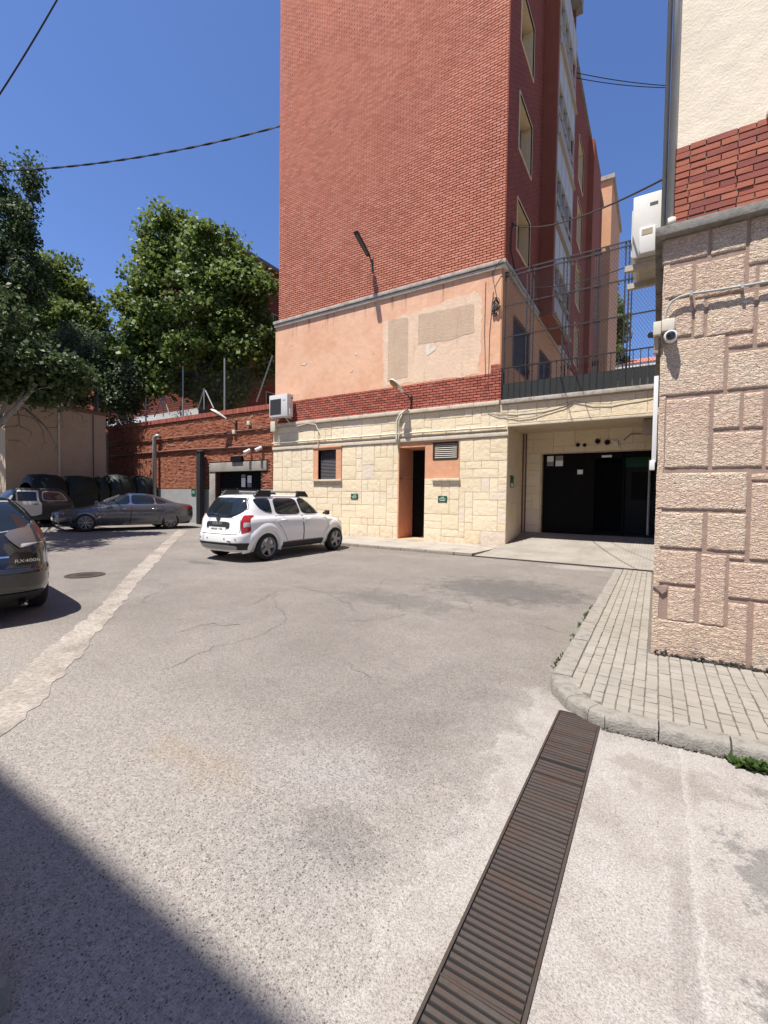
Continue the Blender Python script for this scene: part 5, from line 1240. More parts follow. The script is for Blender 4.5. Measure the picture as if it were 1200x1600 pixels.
# ---- overhead cables
def span(a, b, sag, r, label, strands=1, name='overhead_cable'):
    a, b = Vector(a), Vector(b); mb = MB()
    for s in range(strands):
        pts = []
        for i in range(41):
            t = i/40; p = a.lerp(b, t); p.z -= sag*4*t*(1-t)
            if strands > 1: an = t*60+s*math.pi; p = p+Vector((0, math.cos(an)*r*1.1, math.sin(an)*r*1.1))
            pts.append(p)
        mb.tube(pts, r, 5, False)
    tag(mb.build(name, MT['cable']), label, 'cable')
a = PY(438, 197, YB+.1); b = AT(-60, 268, 24); span(a, b, 0.55, .026, 'twisted black cable from the brick tower to the left trees', 2)
a, b = AT(-40, 205, 9), AT(130, -75, 9); span(a, b, .12, .016, 'black cable crossing the top left corner of the sky', 1)
a = PX(898, 113, -4.55); b = PX(1046, 134, -.03); span(a, b, .10, .022, 'upper black cable between the two buildings, thick strand'); span(a+Vector((0, 0, -.28)), b+Vector((0, 0, -.10)), .12, .022, 'lower strand of the black cable pair between the two buildings')
a = PX(805, 352, XS+.03); b = Vector((0.0, 7.4, PX(1040, 277, -.05).z)); b = PY(1042, 277, 7.0); span(a, b, .28, .016, 'thin black cable above the terrace from the tower to the right wall')
a = PX(818, 447, XS+.03); b = PY(1002, 408, 10.5); span(a, b, .22, .012, 'thin dark cable crossing behind the terrace mesh fence')
m1 = MB(); a = PX(805, 352, XS+.03); m1.tube([a, a+Vector((.01, -.35, -.1)), (XS+.04, a.y-.5, a.z-.6), (XS+.04, a.y-.5, 10.4), (XS+.10, a.y-.2, 9.85), (XS+.10, a.y+5, 9.85)], .02, 6, False); tag(m1.build('wall_cable', MT['cable']), 'black cable fixed down the shaded flank of the tower', 'cable')

# apartment block behind the viewer whose roof edge shades the foreground
HB = 13.0; yb = 1.04-0.37*HB
nb_ = thing('opposite_block', 'cream apartment block opposite, casting the shadow in the foreground', 'building', (-6, yb, 0))
WH = [(x, x+1.3, z, z+1.5) for x in (-24, -20.5, -17, -13.5, -10, -6.5, -3) for z in (1.1, 4.2, 7.3, 10.4)]
m1 = MB()
Tn = lambda u, v, d: (u, yb+d, v)
wall_grid(m1, Tn, -26, 1.1-.14*HB-1.1, 0, HB, WH, .2); m1.box(-26, -.14*HB, yb-10, yb-9.8, 0, HB); m1.box(-26, -.14*HB, yb-9.8, yb-.02, HB-.25, HB-.002); m1.box(-.14*HB-.2, -.14*HB, yb-9.8, yb-.02, 0, HB-.25); m1.box(-26, -25.8, yb-9.8, yb-.02, 0, HB-.25)
m1.build('wall', MT['block'], nb_)
for (a, b, c, d) in WH:
    m1 = MB(); quad(m1, Tn, a, b, c, d, -.25, -.18); wn = m1.build('window', MT['glass'], nb_)
    m1 = MB(); quad(m1, Tn, a, a+.06, c, d, -.18, -.13); quad(m1, Tn, b-.06, b, c, d, -.18, -.13); quad(m1, Tn, (a+b)/2-.04, (a+b)/2+.04, c, d, -.18, -.13); m1.build('frame', MT['window_frame'], wn)

# ================================================================== CARS
def pchip(xs, ys):
    xs = np.array(xs, float); ys = np.array(ys, float); h = np.diff(xs); d = np.diff(ys)/h; m = np.zeros(len(xs))
    for i in range(1, len(xs)-1):
        if d[i-1]*d[i] > 0:
            w1, w2 = 2*h[i]+h[i-1], h[i]+2*h[i-1]; m[i] = (w1+w2)/(w1/d[i-1]+w2/d[i])
    m[0], m[-1] = d[0], d[-1]
    def f(x):
        x = min(max(x, xs[0]), xs[-1]); i = min(int(np.searchsorted(xs, x, 'right'))-1, len(xs)-2); t = (x-xs[i])/h[i]
        return ((1+2*t)*(1-t)**2)*ys[i]+t*(1-t)**2*h[i]*m[i]+t*t*(3-2*t)*ys[i+1]+t*t*(t-1)*h[i]*m[i+1]
    return f
class Hull:
    """car body in level layers: front, rear and half width as functions of height; local x forward, y left"""
    def __init__(s, rear, frnt, width, ztop, nr=12, nf=5, m=4, mf=3.4, xm=0.0):
        s.xr = pchip(*zip(*rear)); s.xf = pchip(*zip(*frnt)); s.W = pchip(*zip(*width)); s.z0 = rear[0][0]; s.z1 = ztop
        s.nr, s.nf, s.m, s.mf, s.xm = nr, nf, m, mf, xm
    def y(s, x, z):
        W = s.W(z)
        if x >= s.xm: u = (x-s.xm)/max(.01, s.xf(z)-s.xm); return W*max(0, 1-min(1, abs(u))**s.nf)**(1/s.mf)
        u = (x-s.xm)/min(-.01, s.xr(z)-s.xm); return W*max(0, 1-min(1, abs(u))**s.nr)**(1/s.m)
    def xrear(s, y, z): return s.xm+(s.xr(z)-s.xm)*max(0, 1-min(1, abs(y)/s.W(z))**s.m)**(1/s.nr)
    def xfront(s, y, z): return s.xm+(s.xf(z)-s.xm)*max(0, 1-min(1, abs(y)/s.W(z))**s.mf)**(1/s.nf)
    def mesh(s, levels):
        N = 26; mb = MB(); vs = []; ring = []
        th = [math.pi/2*i/N for i in range(N+1)]
        for z in levels:
            W = s.W(z); R = []
            for t in th: R.append((s.xm+(s.xf(z)-s.xm)*math.cos(t)**(2/s.nf) if t < math.pi/2-1e-6 else s.xm, W*math.sin(t)**(2/s.mf)))
            for t in th[::-1][1:]: R.append((s.xm+(s.xr(z)-s.xm)*math.cos(t)**(2/s.nr), W*math.sin(t)**(2/s.m) if t > 1e-6 else 0.0))
            full_ = R+[(x, -y) for x, y in R[-2:0:-1]]
            ring.append(len(full_)); vs += [(x, y, z) for x, y in full_]
        n = ring[0]; L = len(levels)
        fs = [(i*n+k, i*n+(k+1)%n, (i+1)*n+(k+1)%n, (i+1)*n+k) for i in range(L-1) for k in range(n)]
        fs += [tuple(range(n))[::-1], tuple((L-1)*n+k for k in range(n))]
        mb.add(vs, fs); return mb
def chaikin(P, it=2, q=.13):
    for _ in range(it):
        o = []
        for a, b in zip(P, P[1:]+P[:1]): o += [(a[0]+(b[0]-a[0])*q, a[1]+(b[1]-a[1])*q), (a[0]+(b[0]-a[0])*(1-q), a[1]+(b[1]-a[1])*(1-q))]
        P = o
    return P
def panel(name, P, f, mat, parent, rows=10, cols=8, skirt=0.012, off=0.004, out=None, rnd=True):
    """patch lying on a body surface: P polygon in (u,v); f(u,v,off) -> point"""
    if rnd: P = chaikin(list(P))
    vmin, vmax = min(p[1] for p in P), max(p[1] for p in P); vs = []
    def span_(v):
        X = []
        for a, b in zip(P, P[1:]+P[:1]):
            if (a[1]-v)*(b[1]-v) <= 0 and abs(a[1]-b[1]) > 1e-9: X.append(a[0]+(b[0]-a[0])*(v-a[1])/(b[1]-a[1]))
        return (min(X), max(X)) if X else (P[0][0], P[0][0])
    e = (vmax-vmin)*.004
    tt = [0.5-0.5*math.cos(math.pi*i/rows) for i in range(rows+1)]
    for i in range(rows+1):
        v = vmin+e+(vmax-vmin-2*e)*tt[i]; a, b = span_(v)
        for j in range(cols+1): vs.append((a+(b-a)*j/cols, v))
    c = cols+1; mb = MB(); n = len(vs)
    loop = [j for j in range(c)]+[i*c+cols for i in range(1, rows+1)]+[rows*c+j for j in range(cols-1, -1, -1)]+[i*c for i in range(rows-1, 0, -1)]
    pts = [f(u, v, off) for u, v in vs]+[f(*vs[k], off-skirt) for k in loop]
    fs = [(i*c+j, i*c+j+1, (i+1)*c+j+1, (i+1)*c+j) for i in range(rows) for j in range(cols)]
    fs += [(loop[k], n+k, n+(k+1)%len(loop), loop[(k+1)%len(loop)]) for k in range(len(loop))]
    mb.add(pts, fs); return mb.build(name, mat, parent, smooth=True, world=False, angle=40)
def sfun(H, s): return lambda x, z, o: (x, s*(H.y(x, z)+o), z)
def rfun(H): return lambda y, z, o: (H.xrear(y, z)-o, y, z)
def ffun(H): return lambda y, z, o: (H.xfront(y, z)+o, y, z)
def wheel(parent, x, y, r, w_, spokes, twin=False, mat='alloy', rimr=.68):
    s = 1 if y > 0 else -1; m1 = MB(); o = (x, y, r)
    m1.lathe([(r*rimr, -s*w_*.46), (r*.90, -s*w_*.5), (r*.985, -s*w_*.38), (r, -s*w_*.2), (r, s*w_*.2), (r*.985, s*w_*.38), (r*.90, s*w_*.5), (r*rimr*1.02, s*w_*.47), (r*rimr, s*w_*.3)], o, 'y', 32, False)
    t = m1.build('wheel', MT['tyre'], parent, smooth=True, world=False)
    m1 = MB(); m1.lathe([(r*rimr*1.01, s*w_*.48), (r*rimr*.95, s*w_*.49), (r*rimr*.90, s*w_*.42), (r*rimr*.88, -s*w_*.1)], o, 'y', 32, False)
    m1.lathe([(r*.16, s*w_*.36), (r*.13, s*w_*.42), (.001, s*w_*.43)], o, 'y', 14, False)
    for k in range(spokes):
        for da in ((-.10, .10) if twin else (0,)):
            a = 2*math.pi*k/spokes; a0, a1 = a+da*.5, a+da*1.25; wd0, wd1 = (.010, .012) if twin else (.045, .038)
            p0 = Vector((math.cos(a0)*r*.13, 0, math.sin(a0)*r*.13)); p1 = Vector((math.cos(a1)*r*rimr*.93, 0, math.sin(a1)*r*rimr*.93)); d = (p1-p0).normalized(); q = Vector((-d.z, 0, d.x)); O = Vector(o)
            m1.add([O+p0+q*wd0+Vector((0, s*w_*.42, 0)), O+p0-q*wd0+Vector((0, s*w_*.42, 0)), O+p1-q*wd1+Vector((0, s*w_*.44, 0)), O+p1+q*wd1+Vector((0, s*w_*.44, 0)),
                    O+p0+q*wd0+Vector((0, s*w_*.3, 0)), O+p0-q*wd0+Vector((0, s*w_*.3, 0)), O+p1-q*wd1+Vector((0, s*w_*.3, 0)), O+p1+q*wd1+Vector((0, s*w_*.3, 0))], [(0,1,2,3), (4,7,6,5), (0,4,5,1), (1,5,6,2), (2,6,7,3), (3,7,4,0)])
    m1.build('rim', MT[mat], t, smooth=True, world=False, angle=35)
    m1 = MB(); m1.lathe([(r*rimr*.90, -s*w_*.02), (.001, -s*w_*.02)], o, 'y', 24, False); m1.build('brake_disc', MT['seam'], t, world=False)
def body_mesh(H, levels, wheels, r_arch, mat, parent, name='body'):
    m1 = H.mesh(levels); o = m1.build(name, [MT[mat], MT['seam']], parent, smooth=True, world=False, recalc=True)
    tmp = []
    for (x, s) in wheels:
        for sg in (1, -1):
            c = MB(); c.lathe([(r_arch, .52*sg), (r_arch, 1.3*sg)], (x, 0, s), 'y', 40); co = c.build('cut', [MT[mat], MT['seam']], None, world=False, recalc=True)
            co.data.polygons.foreach_set('material_index', [1]*len(co.data.polygons)); tmp.append(co)
            md = o.modifiers.new('b', 'BOOLEAN'); md.operation = 'DIFFERENCE'; md.object = co; md.solver = 'EXACT'
    bpy.context.view_layer.update()
    dg_ = bpy.context.evaluated_depsgraph_get(); me = bpy.data.meshes.new_from_object(o.evaluated_get(dg_), depsgraph=dg_)
    o.modifiers.clear(); o.data = me
    for c in tmp: bpy.data.objects.remove(c)
    me.polygons.foreach_set('use_smooth', [True]*len(me.polygons)); me.set_sharp_from_angle(angle=math.radians(32))
    return o
def arch_flare(H, x, zc, s, r0, r1, mat, parent, a0=-0.25, a1=3.39, prj=.03, name='wheel_arch'):
    mb = MB(); N = 30; vs = []
    for i in range(N+1):
        a = a0+(a1-a0)*i/N
        for (r, o) in ((r0, -.06), (r0, prj), (r0+(r1-r0)*.45, prj*.9), (r0+(r1-r0)*.8, prj*.35), (r1, -.004)):
            X, Z = x+r*math.cos(a), zc+r*math.sin(a); Z = max(Z, .2); vs.append((X, s*(H.y(X, Z)+o), Z))
    mb.add(vs, [(i*5+k, i*5+k+1, (i+1)*5+k+1, (i+1)*5+k) for i in range(N) for k in range(4)]); return mb.build(name, MT[mat], parent, smooth=True, world=False)
def text(name, body, size, mat, parent, mtx, extrude=.002, xs=1.0):
    cu = bpy.data.curves.new(name, 'FONT'); cu.body = body; cu.size = size; cu.extrude = extrude; cu.align_x = 'CENTER'; cu.align_y = 'CENTER'
    t = bpy.data.objects.new(name, cu); COL.objects.link(t); bpy.context.view_layer.update()
    me = bpy.data.meshes.new_from_object(t.evaluated_get(bpy.context.evaluated_depsgraph_get())); bpy.data.objects.remove(t); bpy.data.curves.remove(cu)
    me.transform(mtx @ Matrix.Scale(xs, 4, (1, 0, 0))); me.materials.clear(); me.materials.append(MT[mat])
    return link(name, me, parent)
REARTXT = lambda x, y, z, lean=0.0: Matrix.Translation((x, y, z)) @ Matrix.Rotation(math.radians(-90), 4, 'Z') @ Matrix.Rotation(math.radians(90-lean), 4, 'X')
def tube_part(name, pts, r, mat, parent, n=8): m = MB(); m.tube(pts, r, n); return m.build(name, MT[mat], parent, smooth=True, world=False)
def boxp(name, x0, x1, y0, y1, z0, z1, mat, parent, b=.01): m = MB(); m.bbox(min(x0, x1), max(x0, x1), min(y0, y1), max(y0, y1), z0, z1, b); return m.build(name, MT[mat], parent, smooth=True, world=False, angle=40)
LV = lambda zs, n=5: sorted({round(a+(b-a)*i/n, 4) for a, b in zip(zs, zs[1:]) for i in range(n+1)})

# ---- white SUV
car = thing('parked_car', 'white sport utility car parked nose-in to the cream stone wall', 'car', (-9.66, 9.70, 0), math.radians(90.6), 'cars parked in the yard')
car.scale = (1.09, 1.09, 1.07)
H = Hull(rear=[(.24, -2.02), (.34, -2.10), (.5, -2.155), (.66, -2.150), (.74, -2.10), (.9, -2.075), (1.05, -2.055), (1.14, -2.02), (1.3, -1.93), (1.5, -1.80), (1.57, -1.72), (1.61, -1.58), (1.635, -1.2)],
         frnt=[(.24, 1.98), (.4, 2.13), (.6, 2.155), (.78, 2.10), (.88, 2.0), (.96, 1.75), (1.02, 1.35), (1.07, 1.05), (1.3, .70), (1.5, .33), (1.57, .15), (1.61, -.05), (1.635, -.5)],
         width=[(.24, .76), (.34, .83), (.5, .865), (.7, .885), (.92, .885), (1.02, .865), (1.10, .815), (1.3, .745), (1.5, .665), (1.57, .615), (1.61, .53), (1.635, .30)], ztop=1.635)
lv = LV([.24, .34, .5, .7, .88, .96, 1.02, 1.07, 1.14, 1.3, 1.5, 1.57, 1.61, 1.635], 4)
AX, WR = 1.337, .345
body_mesh(H, lv, [(AX, WR), (-AX, WR)], WR+.075, 'car_white', car)
for s in (1, -1):
    F = sfun(H, s)
    for x in (AX, -AX):
        wheel(car, x, s*.795, WR, .225, 5 if True else 6)
        arch_flare(H, x, WR, s, WR+.065, WR+.25, 'car_white', car, prj=.038)
    # lower black cladding
    panel('sill', [(-.86, .25), (.86, .25), (.86, .41), (-.86, .41)], F, MT['trim'], car, 4, 10, .03, .02, rnd=False)
    # doors: pale panels over a dark gap
    d1 = [(-.01, .43), (.90, .43), (.93, .62), (.96, .80), (.98, 1.09), (-.05, 1.09)]
    d2 = [(-.74, .62), (-.62, .43), (-.05, .43), (-.09, 1.09), (-1.02, 1.09), (-1.02, .95), (-.86, .80)]
    for nm, d in (('front_door', d1), ('rear_door', d2)):
        cx = sum(p[0] for p in d)/len(d); cz = sum(p[1] for p in d)/len(d)
        panel('door_gap', [(cx+(p[0]-cx)*1.035, cz+(p[1]-cz)*1.03) for p in d], F, MT['seam'], car, 8, 8, .01, .003, rnd=False)
        dd = panel('door', d, F, MT['car_white'], car, 10, 8, .012, .0075, rnd=False)
        hx = .10 if nm == 'front_door' else -.86; z = .985
        m1 = MB(); m1.tube([(hx-.0, s*(H.y(hx, z)+.005), z), (hx+.03, s*(H.y(hx, z)+.035), z+.005), (hx+.16, s*(H.y(hx+.16, z)+.035), z+.005), (hx+.19, s*(H.y(hx+.19, z)+.005), z)], .016, 8); m1.build('handle', MT['car_white'], dd, smooth=True, world=False)
    for nm, w_ in (('window', [(-.02, 1.135), (.86, 1.135), (.86, 1.17), (.55, 1.40), (.36, 1.525), (-.10, 1.535)]), ('window', [(-.98, 1.14), (-.11, 1.135), (-.20, 1.535), (-.98, 1.535)]), ('window', [(-1.30, 1.20), (-1.12, 1.18), (-1.12, 1.535), (-1.53, 1.525), (-1.60, 1.47), (-1.50, 1.29)])):
        cx = sum(p[0] for p in w_)/len(w_); cz = sum(p[1] for p in w_)/len(w_)
        panel('window_seal', [(cx+(p[0]-cx)*1.05, cz+(p[1]-cz)*1.07) for p in w_], F, MT['trim'], car, 8, 8, .01, .004)
        panel(nm, w_, F, MT['glass'], car, 10, 8, .01, .009)
    # roof rails, mirror, lamps
    rail = MB(); rz = 1.70
    rail.tube([(-1.50, s*.60, 1.60), (-1.38, s*.59, rz-.02), (-1.2, s*.585, rz), (.0, s*.585, rz+.005), (.22, s*.585, rz-.02), (.38, s*.59, 1.585)], .022, 8)
    rail.build('roof_rail', MT['silver'], car, smooth=True, world=False)
    for (a, b) in ((-1.52, -1.0), (-.05, .42)):
        m1 = MB(); m1.prism([(a, 1.585), (b, 1.585), (b-.06 if b > 0 else b, 1.66), (b-.14 if b > 0 else b, 1.735), (a+.14 if a < -1 else a, 1.735), (a+.05, 1.65)], lambda u, v: (u, s*.625, v), lambda u, v: (u, s*.55, v)); m1.build('rail_foot', MT['trim'], car, world=False, recalc=True)
    boxp('mirror', .80, .91, s*.87, s*1.01, 1.08, 1.21, 'trim', car, .045)
    tube_part('mirror_arm', [(.86, s*.80, 1.12), (.86, s*.9, 1.14)], .03, 'trim', car)
    rf = lambda y, z, o, s=s: (H.xrear(y, z)-o, y, z)
    tl = panel('tail_light', [(s*.725, .70), (s*.845, .73), (s*.825, .98), (s*.785, 1.13), (s*.69, 1.13), (s*.70, .93)], rf, MT['red_lens'], car, 12, 8, .02, .018)
    panel('reversing_lamp', [(s*.755, .84), (s*.84, .85), (s*.83, .96), (s*.75, .96)], rf, MT['clear_lens'], tl, 5, 5, .01, .024)
RF = rfun(H)
panel('window_seal', [(-.595, 1.145), (-.41, 1.065), (.41, 1.065), (.595, 1.145), (.70, 1.27), (.555, 1.55), (-.555, 1.55), (-.70, 1.27)], RF, MT['trim'], car, 14, 16, .01, .005, rnd=False)
rw = panel('rear_window', [(-.58, 1.15), (-.40, 1.08), (.40, 1.08), (.58, 1.15), (.68, 1.27), (.54, 1.535), (-.54, 1.535), (-.68, 1.27)], RF, MT['glass'], car, 14, 16, .01, .011, rnd=False)
tube_part('wiper', [(H.xrear(.05, 1.13)-.03, .0, 1.115), (H.xrear(.2, 1.16)-.035, .22, 1.15), (H.xrear(.45, 1.13)-.03, .46, 1.13)], .009, 'trim', car, 6)
panel('tailgate_gap', [(-.685, .67), (.685, .67), (.70, .80), (.68, 1.06), (-.68, 1.06), (-.70, .80)], RF, MT['seam'], car, 10, 12, .01, .002)
tg = panel('tailgate', [(-.675, .68), (.675, .68), (.69, .80), (.67, 1.05), (-.67, 1.05), (-.69, .80)], RF, MT['car_white'], car, 12, 14, .01, .008)
gp = panel('plate_surround', [(-.40, .83), (-.36, .80), (.36, .80), (.40, .83), (.40, .965), (-.40, .965)], RF, MT['trim'], tg, 6, 12, .02, .02)
text('lettering', 'DUSTER', .085, 'silver', gp, REARTXT(H.xrear(0, .92)-.030, .0, .915), .003, 1.15)
npl = panel('number_plate', [(-.30, .715), (.30, .715), (.30, .83), (-.30, .83)], RF, MT['plate'], tg, 3, 8, .02, .024, rnd=False)
text('lettering', '9008 LSR', .10, 'ink', npl, REARTXT(H.xrear(0, .77)-.027, 0, .772), .001, 1.05)
m1 = MB(); m1.prism([(-.075, 1.065), (.075, 1.065), (.07, 1.02), (.03, .975), (-.03, .975), (-.07, 1.02)], lambda u, v: (H.xrear(u, v)-.02, u, v), lambda u, v: (H.xrear(u, v)+.02, u, v)); em = m1.build('emblem', MT['trim'], tg, world=False, recalc=True)
panel('bumper', [(-.80, .30), (.80, .30), (.82, .47), (-.82, .47)], RF, MT['trim'], car, 6, 24, .03, .018, rnd=False)
for s in (1, -1): panel('bumper_corner', [(-2.02, .30), (-1.72, .30), (-1.74, .47), (-2.06, .47)], sfun(H, s), MT['trim'], car, 6, 10, .03, .016, rnd=False)
panel('skid_plate', [(-.60, .29), (.60, .29), (.66, .41), (-.66, .41)], RF, MT['silver'], car, 5, 12, .03, .03)
for y in (-.62, -.3, .3, .62): m1 = MB(); m1.lathe([(.018, 0), (.015, -.006)], (H.xrear(y, .56)-.004, y, .56), 'x', 12); m1.build('parking_sensor', MT['trim'], car, world=False)
boxp('tow_cover', H.xrear(.45, .5)-.02, H.xrear(.45, .5)+.01, -.50, -.40, .465, .53, 'chrome', car, .006)
FF = ffun(H)
panel('windscreen', [(-.68, 1.10), (.68, 1.10), (.57, 1.53), (-.57, 1.53)], FF, MT['glass'], car, 12, 14, .01, .008)
tube_part('aerial', [(-1.42, 0, 1.61), (-1.52, 0, 1.78)], .008, 'trim', car, 6)
for s in (1, -1): panel('headlight', [(s*.55, .74), (s*.82, .80), (s*.80, .92), (s*.55, .88)], FF, MT['clear_lens'], car, 6, 6, .02, .012)
panel('grille', [(-.5, .62), (.5, .62), (.5, .80), (-.5, .80)], FF, MT['trim'], car, 5, 8, .02, .012)

# ---- grey saloon
fw_, = (G(144, 831),)
hd = math.radians(-104.5); AX, WR = 1.487, .342
R_ = Matrix.Rotation(hd, 3, 'Z'); wl_ = R_ @ Vector((AX*1.09, .96, 0)); bp = fw_-wl_+R_ @ Vector((.22, 0, 0))
car = thing('parked_car', 'dark grey saloon car parked half in tree shade before the brick wall', 'car', (bp.x, bp.y, gz(bp.x, bp.y)+.0), hd, 'cars parked in the yard')
car.scale = (1.09, 1.07, 1.09)
H = Hull(rear=[(.20, -2.42), (.34, -2.52), (.6, -2.57), (.8, -2.56), (.93, -2.53), (.99, -2.46), (1.03, -2.30), (1.055, -2.10), (1.10, -1.85), (1.2, -1.55), (1.33, -1.20), (1.41, -.92), (1.45, -.65), (1.47, -.35)],
         frnt=[(.20, 2.25), (.32, 2.35), (.5, 2.38), (.66, 2.36), (.74, 2.27), (.81, 2.0), (.88, 1.6), (.94, 1.2), (.975, 1.0), (1.05, .82), (1.2, .52), (1.33, .25), (1.41, .02), (1.45, -.15), (1.47, -.3)],
         width=[(.20, .84), (.34, .90), (.6, .93), (.78, .925), (.90, .90), (.97, .87), (1.03, .80), (1.2, .71), (1.33, .64), (1.41, .575), (1.45, .50), (1.47, .30)], ztop=1.47, nr=8, nf=5, m=3.6, mf=3.2)
body_mesh(H, LV([.20, .34, .5, .66, .74, .81, .88, .94, .975, 1.03, 1.1, 1.2, 1.33, 1.41, 1.45, 1.47], 4), [(AX, WR), (-AX, WR)], WR+.075, 'car_grey', car)
for s in (1, -1):
    F = sfun(H, s)
    for x in (AX, -AX): wheel(car, x, s*.80, WR, .24, 8, True, rimr=.70); arch_flare(H, x, WR, s, WR+.065, WR+.13, 'car_grey', car, prj=.012)
    for d in ([(.05, .30), (1.02, .30), (1.08, .62), (1.05, .95), (-.02, .96)], [(-.92, .30), (-.0, .30), (-.06, .96), (-1.18, .97), (-1.24, .80), (-1.05, .55)]):
        cx = sum(p[0] for p in d)/len(d); cz = sum(p[1] for p in d)/len(d)
        panel('door_gap', [(cx+(p[0]-cx)*1.022, cz+(p[1]-cz)*1.02) for p in d], F, MT['seam'], car, 8, 8, .01, .002, rnd=False)
        dd = panel('door', d, F, MT['car_grey'], car, 12, 10, .012, .006, rnd=False)
        hx = .12 if d[0][0] > 0 else -.98; m1 = MB(); z = .84; m1.tube([(hx, s*(H.y(hx, z)+.003), z), (hx+.03, s*(H.y(hx, z)+.03), z), (hx+.18, s*(H.y(hx+.18, z)+.03), z), (hx+.21, s*(H.y(hx+.2, z)+.003), z)], .013, 8); m1.build('handle', MT['chrome'], dd, smooth=True, world=False)
    outl = [(-1.52, 1.03), (.98, 1.0), (.95, 1.04), (.58, 1.23), (.22, 1.385), (-.3, 1.425), (-.8, 1.39), (-1.28, 1.22)]
    cx = -.25; cz = 1.2
    panel('window_trim', [(cx+(p[0]-cx)*1.03, cz+(p[1]-cz)*1.07) for p in outl], F, MT['chrome'], car, 10, 16, .01, .003, rnd=False)
    for w_ in ([(.0, 1.02), (.88, 1.01), (.55, 1.21), (.2, 1.365), (-.02, 1.395)], [(-.92, 1.03), (-.06, 1.02), (-.09, 1.40), (-.62, 1.395), (-.88, 1.33)], [(-1.42, 1.05), (-.97, 1.035), (-.94, 1.31), (-1.22, 1.20)]): panel('window', w_, F, MT['glass'], car, 10, 10, .01, .008)
    panel('side_vent', [(1.12, .46), (1.20, .46), (1.06, .56), (1.0, .58)], F, MT['chrome'], car, 5, 5, .01, .008); tube_part('sill_trim', [(x, s*(H.y(x, .30)+.006), .30) for x in np.linspace(-1.0, 1.0, 12)], .012, 'trim', car, 6)
    boxp('mirror', .72, .88, s*.88, s*1.06, .99, 1.12, 'car_grey', car, .04)
    rl = rfun(H); panel('tail_light', [(s*.52, .80), (s*.915, .82), (s*.905, .94), (s*.52, .92)], rl, MT['red_lens'], car, 6, 10, .02, .01)
    tl2 = panel('tail_light', [(-2.45, .80), (-2.20, .84), (-2.25, .93), (-2.45, .93)], F, MT['red_lens'], car, 6, 6, .01, .006)
    FF = ffun(H); hl = panel('headlight', [(s*.44, .61), (s*.80, .62), (s*.88, .70), (s*.80, .755), (s*.44, .70)], FF, MT['smoke_lens'], car, 6, 10, .02, .008)
    for yy in (.56, .70): m1 = MB(); m1.lathe([(.042, .0), (.035, .02), (.001, .022)], (H.xfront(yy, .67)+.0, s*yy, .67), 'x', 14); m1.build('lamp_ring', MT['clear_lens'], hl, world=False)
    panel('kidney_grille', [(s*.03, .50), (s*.32, .50), (s*.36, .60), (s*.32, .70), (s*.03, .70)], FF, MT['chrome'], car, 6, 6, .02, .006); panel('grille_insert', [(s*.05, .52), (s*.30, .52), (s*.335, .60), (s*.30, .68), (s*.05, .68)], FF, MT['seam'], car, 6, 6, .02, .012)
    panel('air_intake', [(s*.50, .26), (s*.82, .30), (s*.84, .42), (s*.60, .38)], FF, MT['seam'], car, 5, 6, .02, .006)
panel('lower_intake', [(-.45, .26), (.45, .26), (.50, .38), (-.50, .38)], ffun(H), MT['seam'], car, 4, 8, .02, .006)
npl = panel('number_plate', [(-.26, .41), (.26, .41), (.26, .50), (-.26, .50)], ffun(H), MT['plate'], car, 3, 8, .02, .02, rnd=False)
panel('windscreen', [(-.78, 1.0), (.78, 1.0), (.58, 1.40), (-.58, 1.40)], ffun(H), MT['glass'], car, 12, 14, .01, .006)
panel('rear_window', [(-.66, 1.12), (.66, 1.12), (.55, 1.38), (-.55, 1.38)], rfun(H), MT['glass'], car, 10, 12, .01, .006)

# ---- black crossover at the left edge: only its rear right quarter is in the picture
hv = Vector((-.985, .17, 0)).normalized(); hd = math.atan2(hv.y, hv.x)
car = thing('parked_car', 'black crossover car cut by the left edge, seen from behind', 'car', (-9.43, 2.29, 0), hd, 'cars parked in the yard')
H = Hull(rear=[(.26, -2.28), (.34, -2.38), (.48, -2.45), (.66, -2.45), (.74, -2.38), (.9, -2.35), (1.0, -2.31), (1.1, -2.24), (1.3, -2.02), (1.5, -1.76), (1.58, -1.60), (1.63, -1.38), (1.66, -1.0)],
         frnt=[(.26, 2.1), (.5, 2.26), (.7, 2.24), (.85, 2.1), (.95, 1.6), (1.03, 1.1), (1.3, .62), (1.5, .22), (1.6, -.05), (1.66, -.5)],
         width=[(.26, .80), (.36, .87), (.5, .905), (.66, .915), (.9, .905), (1.02, .895), (1.15, .865), (1.3, .80), (1.5, .69), (1.58, .62), (1.63, .52), (1.66, .3)], ztop=1.66, nr=9, m=3.6)
AX, WR = 1.36, .365
body_mesh(H, LV([.26, .36, .48, .66, .74, .9, 1.02, 1.1, 1.3, 1.5, 1.58, 1.63, 1.66], 5), [(AX, WR), (-AX, WR)], WR+.06, 'car_black', car)
